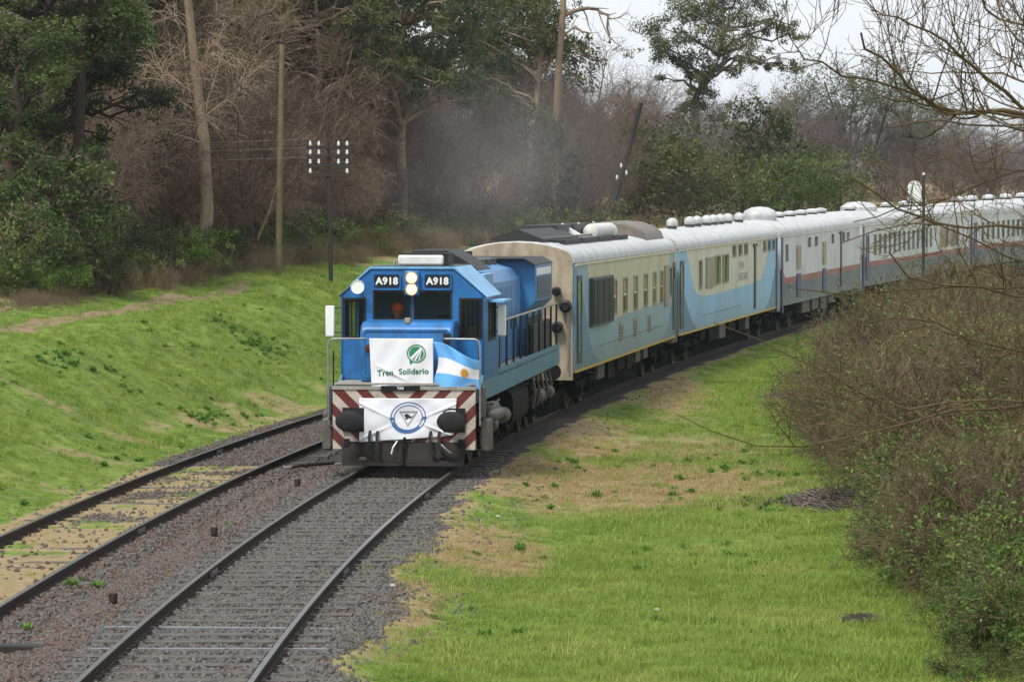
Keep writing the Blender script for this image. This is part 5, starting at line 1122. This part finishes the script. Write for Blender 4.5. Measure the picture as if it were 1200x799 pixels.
BR_ = [brush(81, 2.6, 16, .5, 'bark_olive', 'leaf_bush', 2, .07, .032, .6), brush(82, 2.4, 15, .55, 'bark_brown', None, 0, 0, 0), brush(83, 1.9, 15, .5, 'bark_olive', 'leaf_fresh', 4, .07, .034, .8), brush(84, 2.8, 13, .5, 'bark_olive', 'leaf_bush', 2, .06, .028, .6), brush(85, 1.5, 15, .5, 'bark_olive', 'leaf_bush', 4, .07, .034, .9), greenbush(201), greenbush(202)]
pts = []; pk = []; sc = []; rt = []; r8 = np.random.RandomState(88)
for k in range(900):
    Yp = 34 + 84 * r8.rand() ** 1.15; X_edge = np.interp(Yp, [34, 40, 50, 57, 66, 75, 90, 105, 118], [4.6, 4.9, 5.45, 6.1, 6.4, 7.0, 8.9, 12, 15.6])
    X = X_edge + .15 + 6.0 * r8.rand() ** 1.25 + .5 * (vnoise(np.array([Yp * .35]), np.array([0.]), 5)[0] - .5)
    if X > .156 * Yp + 1.2: continue
    d = X - X_edge; tall = min(1, .42 + d / 2.4)
    leafyp = (Yp < 58)
    gn = vnoise(np.array([Yp * .22 + 3]), np.array([X * .5]), 12)[0]
    pk.append(int(r8.choice([5, 6, 2, 4, 5] if (leafyp and gn > .25) else ([5, 6, 4, 2, 0, 1] if gn > .46 else [0, 1, 3, 0, 3]))))
    hs_ = np.interp(Yp, [34, 48, 60, 80, 110], [.72, .85, 1.0, 1.08, 1.0])
    pts.append((X, Yp, float(hgt(X, Yp, False)) - .05)); sc.append(hs_ * tall * (.55 + .75 * r8.rand())); rt.append((r8.randn() * .12, r8.randn() * .12, r8.rand() * 6.28))
scatter('brush', pts, rt, sc, pk, BR_, 'tangled brown and green brush along the right side of the verge', 'brush')
# dead twig heap at the brush edge
r7 = np.random.RandomState(17); g = Veg(); n = 420
b = r7.randn(n, 3) * [.42, .5, .0]; b[:, 2] = .02 + .28 * np.exp(-(b[:, 0] ** 2 + b[:, 1] ** 2) * 2) * r7.rand(n); a = r7.rand(n) * 6.28; L_ = .25 + .5 * r7.rand(n); d = np.stack([np.cos(a), np.sin(a), r7.randn(n) * .22], -1); t3 = np.linspace(-.5, .5, 4)
P_ = b[:, None] + d[:, None] * (L_[:, None] * t3)[..., None] + r7.randn(n, 4, 3) * .025; g.tubes(P_, np.full((n, 4), .007) * (.6 + r7.rand(n, 1)), 3, r7)
hm = g.mesh('twig_heap', 'bark_grey')
for px, py, s_, lab in ((976, 592, 1.0, 'heap of dead grey twigs lying at the foot of the brush'), (1010, 730, .32, 'small dark clump of dead twigs in the near grass'), (930, 470, .9, 'dead twig clump at the brush tip beyond the dry grass')):
    Yq = 5.0 * FPX / (py - YH); p = gpos(px, Yq, .03); o = link('twig_heap', hm); o.location = p; o.scale = (s_, s_, s_); tag(o, lab, 'twig heap')

# ---- the bare tree in the foreground on the right
rf = np.random.RandomState(29); g = Veg(); Yb = 25.; base = np.array(gpos(1560, Yb)); base[2] = float(hgt(base[0], Yb, False))
def limb(pl, Y0, Y1, r0, r1, frm, K=20):
    pl = [(1560, frm)] + list(pl); n = len(pl); pp = np.array([[*P3(x, y, Y0 + (Y1 - Y0) * (i - 1) / max(1, n - 2) if i else Yb)] for i, (x, y) in enumerate(pl)])
    seg = np.concatenate([[0], np.cumsum(np.linalg.norm(np.diff(pp, axis=0), axis=-1))]); t = np.linspace(0, seg[-1], K); p = np.stack([np.interp(t, seg, pp[:, j]) for j in range(3)], -1); p[2:-1] += rf.randn(K - 3, 3) * [.012, .06, .012]
    return p, 1.25 * (r0 + (r1 - r0) * np.linspace(0, 1, K) ** .8)
LB = [limb([(1200, 138), (1157, 132), (1108, 129), (1082, 117), (1062, 98), (1046, 86), (1020, 62), (1008, 40)], 25, 23, .030, .006, 170),
      limb([(1110, 129), (1075, 114), (1043, 101), (1010, 96), (974, 80), (945, 70), (932, 55)], 24.3, 22.5, .016, .004, 175),
      limb([(1205, 132), (1173, 104), (1147, 86), (1124, 63), (1105, 47), (1079, 34), (1053, 24), (1027, 18)], 24, 22, .024, .004, 165),
      limb([(1200, 96), (1173, 86), (1141, 85), (1105, 88), (1070, 84)], 26, 27, .016, .004, 120),
      limb([(1200, 151), (1167, 150), (1141, 145), (1108, 143), (1075, 140), (1040, 150)], 23, 22, .017, .004, 178),
      limb([(1200, 30), (1165, 25), (1150, 5), (1140, -25)], 26, 25.5, .016, .006, 60),
      limb([(1200, 270), (1171, 265), (1133, 263), (1094, 263), (1078, 256), (1056, 246), (1031, 227), (995, 207)], 22, 20, .018, .004, 250),
      limb([(1200, 312), (1160, 290), (1119, 271), (1089, 262), (1060, 268), (1020, 275), (985, 285)], 22, 21, .013, .003, 300),
      limb([(1200, 347), (1174, 342), (1144, 338), (1105, 334), (1072, 329), (1050, 312), (1042, 296)], 21, 20, .018, .004, 330),
      limb([(1120, 336), (1105, 334), (1064, 345), (1031, 338), (981, 342), (930, 338)], 20.6, 20, .011, .003, 335),
      limb([(1200, 476), (1180, 484), (1157, 477), (1118, 482), (1075, 490), (1036, 507), (987, 515), (940, 522), (903, 524), (872, 520), (845, 509), (818, 497), (792, 485)], 21, 18.5, .019, .0016, 420),
      limb([(1200, 471), (1157, 469), (1088, 481), (1059, 482), (994, 450), (961, 432), (919, 411), (880, 399), (836, 378)], 21, 18.5, .015, .0018, 410),
      limb([(1200, 200), (1150, 215), (1100, 235), (1050, 250), (1000, 260)], 24, 23, .012, .003, 190),
      limb([(1200, 420), (1150, 400), (1100, 380), (1060, 372), (1010, 380)], 23, 22, .010, .003, 380),
      limb([(1200, 60), (1180, 40), (1168, 10), (1160, -30)], 24, 24, .013, .006, 90)]
LP = np.array([b[0] for b in LB]) - base; LR = np.array([b[1] for b in LB]); g.tubes(LP, LR, 6, rf)
hi = [0, 1, 2, 3, 5, 14]; lo_ = [4, 6, 7, 8, 9, 10, 11, 12, 13]
for ids, trop, k_ in ((hi, .22, 16), (lo_, .04, 13)):
    A, Ar = grow(rf, LP[ids], LR[ids], k_, .38, 1 if trop > .1 else .85, .9 if trop > .1 else .6, .85 if trop > .1 else .6, 7, .10, trop, .5, .4, .3, minr=.0046); g.tubes(A, Ar, 4, rf)
    B, Br = grow(rf, A, Ar, 5, .15, 1, .7, .42, 5, .14, trop * .7, .6, .5, minr=.0034); g.tubes(B, Br, 3, rf)
    D, Dr = grow(rf, B, Br, 2, .2, 1, .7, .2, 4, .15, trop * .5, .7, .6, minr=.0026); g.tubes(D, Dr, 3, rf)
trk = np.array([[0, 0, -.4], [.05, 0, 1.2], [0, .05, 2.6], [-.05, .02, 4.0], [0, 0, 5.2], [.1, 0, 6.6], [.2, 0, 8.2]]); g.tubes(trk[None], np.array([[.17, .15, .13, .11, .09, .06, .03]]), 10, rf)
o = empty('bare_tree', tuple(base)); tag(o, 'near leafless tree whose thin twiggy branches reach in from the right edge', 'tree'); link('branches', g.mesh('branches', 'bark_near'), o)
# ------------------------------------------------------------------ poles, wires, trackside things
mat('pole_wood', (112, 102, 68), .85, var=.2, scale=4, dirt=(74, 66, 52), dirtamt=.6, bmp=.5, bscale=12); mat('pole_dark', (46, 42, 38), .8, var=.3, scale=5); mat('porcelain', (224, 226, 226), .3, var=.04); mat('wire', (96, 96, 98), .6)
p = gpos(326, 108.5); po = empty('wooden_pole', p); tag(po, 'tall plain wooden pole standing in front of the thicket', 'pole')
MB().tube([(0, 0, -.5), (.06, 0, 3.5), (.14, 0, 10.15 - p[2])], [.105, .095, .075], 12).build('shaft', 'pole_wood', po); MB().lathe([(.085, 10.15 - p[2]), (.1, 10.2 - p[2]), (.03, 10.25 - p[2])], 'z', (.14, 0, 0), 12).build('pole_top', 'pole_dark', po)
Yi = 108.; p = gpos(388, Yi); po = empty('telegraph_pole', p); tag(po, 'short dark telegraph pole with crossarms of white insulators', 'telegraph pole')
zt = EYE + (255 - 166) * Yi / FPX - p[2]; MB().tube([(0, 0, -.5), (-.03, 0, zt * .5), (-.08, 0, zt)], [.075, .07, .06], 10).build('shaft', 'pole_dark', po)
sI = Yi / FPX; iz = []
def ins(parent, x, z, s_=1.):
    MB().lathe([(.012 * s_, -.08 * s_), (.03 * s_, -.02 * s_), (.055 * s_, .0), (.06 * s_, .05 * s_), (.04 * s_, .07 * s_), (.05 * s_, .11 * s_), (.03 * s_, .16 * s_), (.008 * s_, .17 * s_)], 'z', (x, -.06, z), 10).build('insulator', 'porcelain', parent)
for row, (yy, xsx) in enumerate(((168, (-24, -14, 9, 19)), (178, (-24, -14, 9, 19)), (189, (-24, -14, 9, 19)), (200, (-24, 19)))):
    z = EYE + (255 - yy) * sI - p[2] - .13; arm = MB().box(-27 * sI - .05, 22 * sI + .02, -.09, -.03, z - .05, z + .03).build('crossarm', 'pole_dark', po)
    for x in xsx: ins(arm, x * sI, z + .06, .8); iz.append((p[0] + x * sI, z + .25 + p[2]))
for k, (x, z) in enumerate((iz[0], iz[4], iz[8])):
    pts_ = [(x + (-46 - x) * t, Yi + (60 - Yi) * t * .12 - .06, z + (.4 * t * 0) - 1.6 * 4 * t * (1 - t) * .25) for t in np.linspace(0, 1, 24)]
    o = MB().tube(pts_, .008, 4).build('telegraph_wire', 'wire'); tag(o, 'thin telegraph wire running left from the insulator pole across the thicket', 'wire', 'telegraph wires')
Yl2 = 146.; b0 = np.array(gpos(700, Yl2)); top = np.array(P3(751, 121, Yl2)); mid = np.array(P3(731, 196, Yl2)); po = empty('leaning_pole', tuple(b0)); tag(po, 'dark leaning pole sticking out of the thicket with white insulators low down', 'pole')
MB().tube([tuple(np.array([0, 0, -.4])), tuple(mid - b0), tuple(top - b0)], [.13, .12, .11], 10).build('shaft', 'pole_dark', po)
for dx, dz in ((-.12, 0), (.05, .12), (-.05, -.22), (.1, -.3), (-.3, -.5)): ins(po, mid[0] - b0[0] + dx, mid[2] - b0[2] + dz, .95)
# white board on a post beside the far coaches
Yw = 138.; p = gpos(1082, Yw); po = empty('trackside_signal', p); tag(po, 'white rounded board on a dark post in front of the white coaches', 'signal'); sw_ = Yw / FPX
zt = EYE + (255 - 206) * sw_ - p[2]; MB().tube([(0, 0, -.3), (0, 0, zt)], .06, 10).build('post', 'pole_dark', po); MB().lathe([(.03, 0), (.06, .03), (.04, .1), (.01, .12)], 'z', (0, 0, zt), 8).build('finial', 'porcelain', po)
za, zb_ = EYE + (255 - 241) * sw_ - p[2], EYE + (255 - 212) * sw_ - p[2]
MB().plate(rrect(-.66, -.1, za, zb_, .26, 6), [], lambda a, b, d: (a, -.12 - d, b), .05).build('board', 'porcelain', po); MB().tube([(-.4, -.1, za + .1), (0, 0, za - .05)], .03, 6).tube([(-.5, -.16, za + .3), (-.15, -.16, za + .02)], .035, 6).build('bracket', 'pole_dark', po)
# iron stumps, point rod, stones beside the rails
def onground(px, py, z=-.2): Y = (EYE - z) * FPX / (py - YH); X = (px - 600) / FPX * Y; return X, Y
mat('stump_iron', (54, 40, 34), .85, var=.35, scale=15); mat('chalk', (186, 184, 176), .8, var=.1)
stump = MB().lathe([(.055, -.1), (.055, .07), (.06, .075), (.06, .10), (.04, .11)], 'z', n=10).box(-.02, .02, -.08, -.05, 0, .08).build('iron_stump', 'stump_iron'); first = True
for px, py, lab in ((131, 715, 'rusty iron stump in the ballast nearest the camera'), (250, 634, 'rusty iron stump in the ballast, middle one of three'), (348, 575, 'rusty iron stump in the ballast nearest the locomotive')):
    o = stump if first else stump.copy()
    if not first: C.objects.link(o)
    first = False; X, Y = onground(px, py); o.location = (X, Y, float(hgt(X, Y, False)) + .05); tag(o, lab, 'stump', 'iron stumps between the tracks')
X0, Y0_ = onground(342, 553); X1, Y1_ = onground(398, 549); rod = empty('point_rod', (X0, Y0_, -.14)); tag(rod, 'dark point rod with bright ends lying in ballast left of the locomotive', 'point rod')
MB().tube([(0, 0, .02), (.12, .05, .05), (X1 - X0 - .1, Y1_ - Y0_, .05), (X1 - X0, Y1_ - Y0_, .02)], .03, 8).build('rod', 'rail_rust', rod)
for x, y in ((-.05, -.05), (X1 - X0, Y1_ - Y0_)): MB().box(x - .12, x + .05, y - .06, y + .06, 0, .05).build('rod_end', 'fishplate', rod, .01)
X, Y = onground(35, 764); so_ = empty('old_sleeper', (X, Y, float(hgt(X, Y, False)) + .02)); so_.rotation_euler = (0, .02, .08); tag(so_, 'dark rotten sleeper half sunk in ballast at the lower left', 'sleeper'); MB().box(-.75, .42, -.1, .1, -.06, .05).build('timber', 'pole_dark', so_, .02); MB().box(.2, .32, -.12, .12, .05, .07).build('iron_plate', 'rust', so_)
wst = stone(3, 'chalk').data
for px, py, lab in ((291, 563, 'small white stone lying by the side track rail'), (459, 704, 'small white stone on the right ballast edge'), (583, 610, 'small white stone where the right grass begins'), (770, 712, 'small white flower head in the near right grass')):
    X, Y = onground(px, py, -.3 if px > 440 else -.16); o = link('white_stone', wst); o.location = (X, Y, float(hgt(X, Y, False)) + .04); o.scale = (.038, .035, .035); tag(o, lab, 'stone')
# ------------------------------------------------------------------ exhaust smoke and haze
def smoke():
    m = bpy.data.materials.new('smoke'); m.use_nodes = True; t = m.node_tree; t.nodes.clear(); O = N(t, 'ShaderNodeOutputMaterial'); V = N(t, 'ShaderNodeVolumePrincipled')
    vec = N(t, 'ShaderNodeTexCoord').outputs['Object']; n = noise(t, vec, .45, 3, .55)
    ln = N(t, 'ShaderNodeVectorMath', operation='LENGTH'); mp = N(t, 'ShaderNodeMapping'); mp.inputs['Scale'].default_value = (1 / 3.4, 1 / 13, 1 / 2.9); t.links.new(vec, mp.inputs[0]); t.links.new(mp.outputs[0], ln.inputs[0])
    fall = mth(t, 'SUBTRACT', 1., ln.outputs['Value'], True); d = mth(t, 'MULTIPLY', mth(t, 'MULTIPLY', fall, ramp(t, n, .3, .72)), .055)
    t.links.new(d, V.inputs['Density']); V.inputs['Color'].default_value = (.50, .48, .47, 1); t.links.new(V.outputs[0], O.inputs['Volume']); MT['smoke'] = m
    bm = bmesh.new(); bmesh.ops.create_icosphere(bm, subdivisions=3, radius=1)
    for v in bm.verts: v.co = Vector((v.co.x * 3.4, v.co.y * 13, v.co.z * 2.9))
    me = bpy.data.meshes.new('smoke'); bm.to_mesh(me); bm.free(); me.materials.append(m)
    o = link('smoke', me); o.location = P3(600, 200, 86); o.rotation_euler = (.1, 0, -.05); tag(o, 'thin grey brown exhaust smoke drifting above the locomotive hood', 'smoke', kind='stuff')
if SMOKE: smoke()
def haze():
    m = bpy.data.materials.new('haze'); m.use_nodes = True; t = m.node_tree; t.nodes.clear(); O = N(t, 'ShaderNodeOutputMaterial'); V = N(t, 'ShaderNodeVolumePrincipled')
    V.inputs['Density'].default_value = .00015; V.inputs['Color'].default_value = (.9, .93, .97, 1); V.inputs['Anisotropy'].default_value = .2; t.links.new(V.outputs[0], O.inputs['Volume']); MT['haze'] = m
    o = MB().box(-1000, 1000, -120, 960, -3, 40).build('haze', 'haze', smooth=False); tag(o, 'faint pale haze in the air over the whole place', 'haze', kind='stuff')
if HAZE: haze()
S.render.engine = 'CYCLES'
S.cycles.max_bounces = 4; S.cycles.diffuse_bounces = 2; S.cycles.glossy_bounces = 2; S.cycles.transparent_max_bounces = 8; S.cycles.volume_bounces = 0
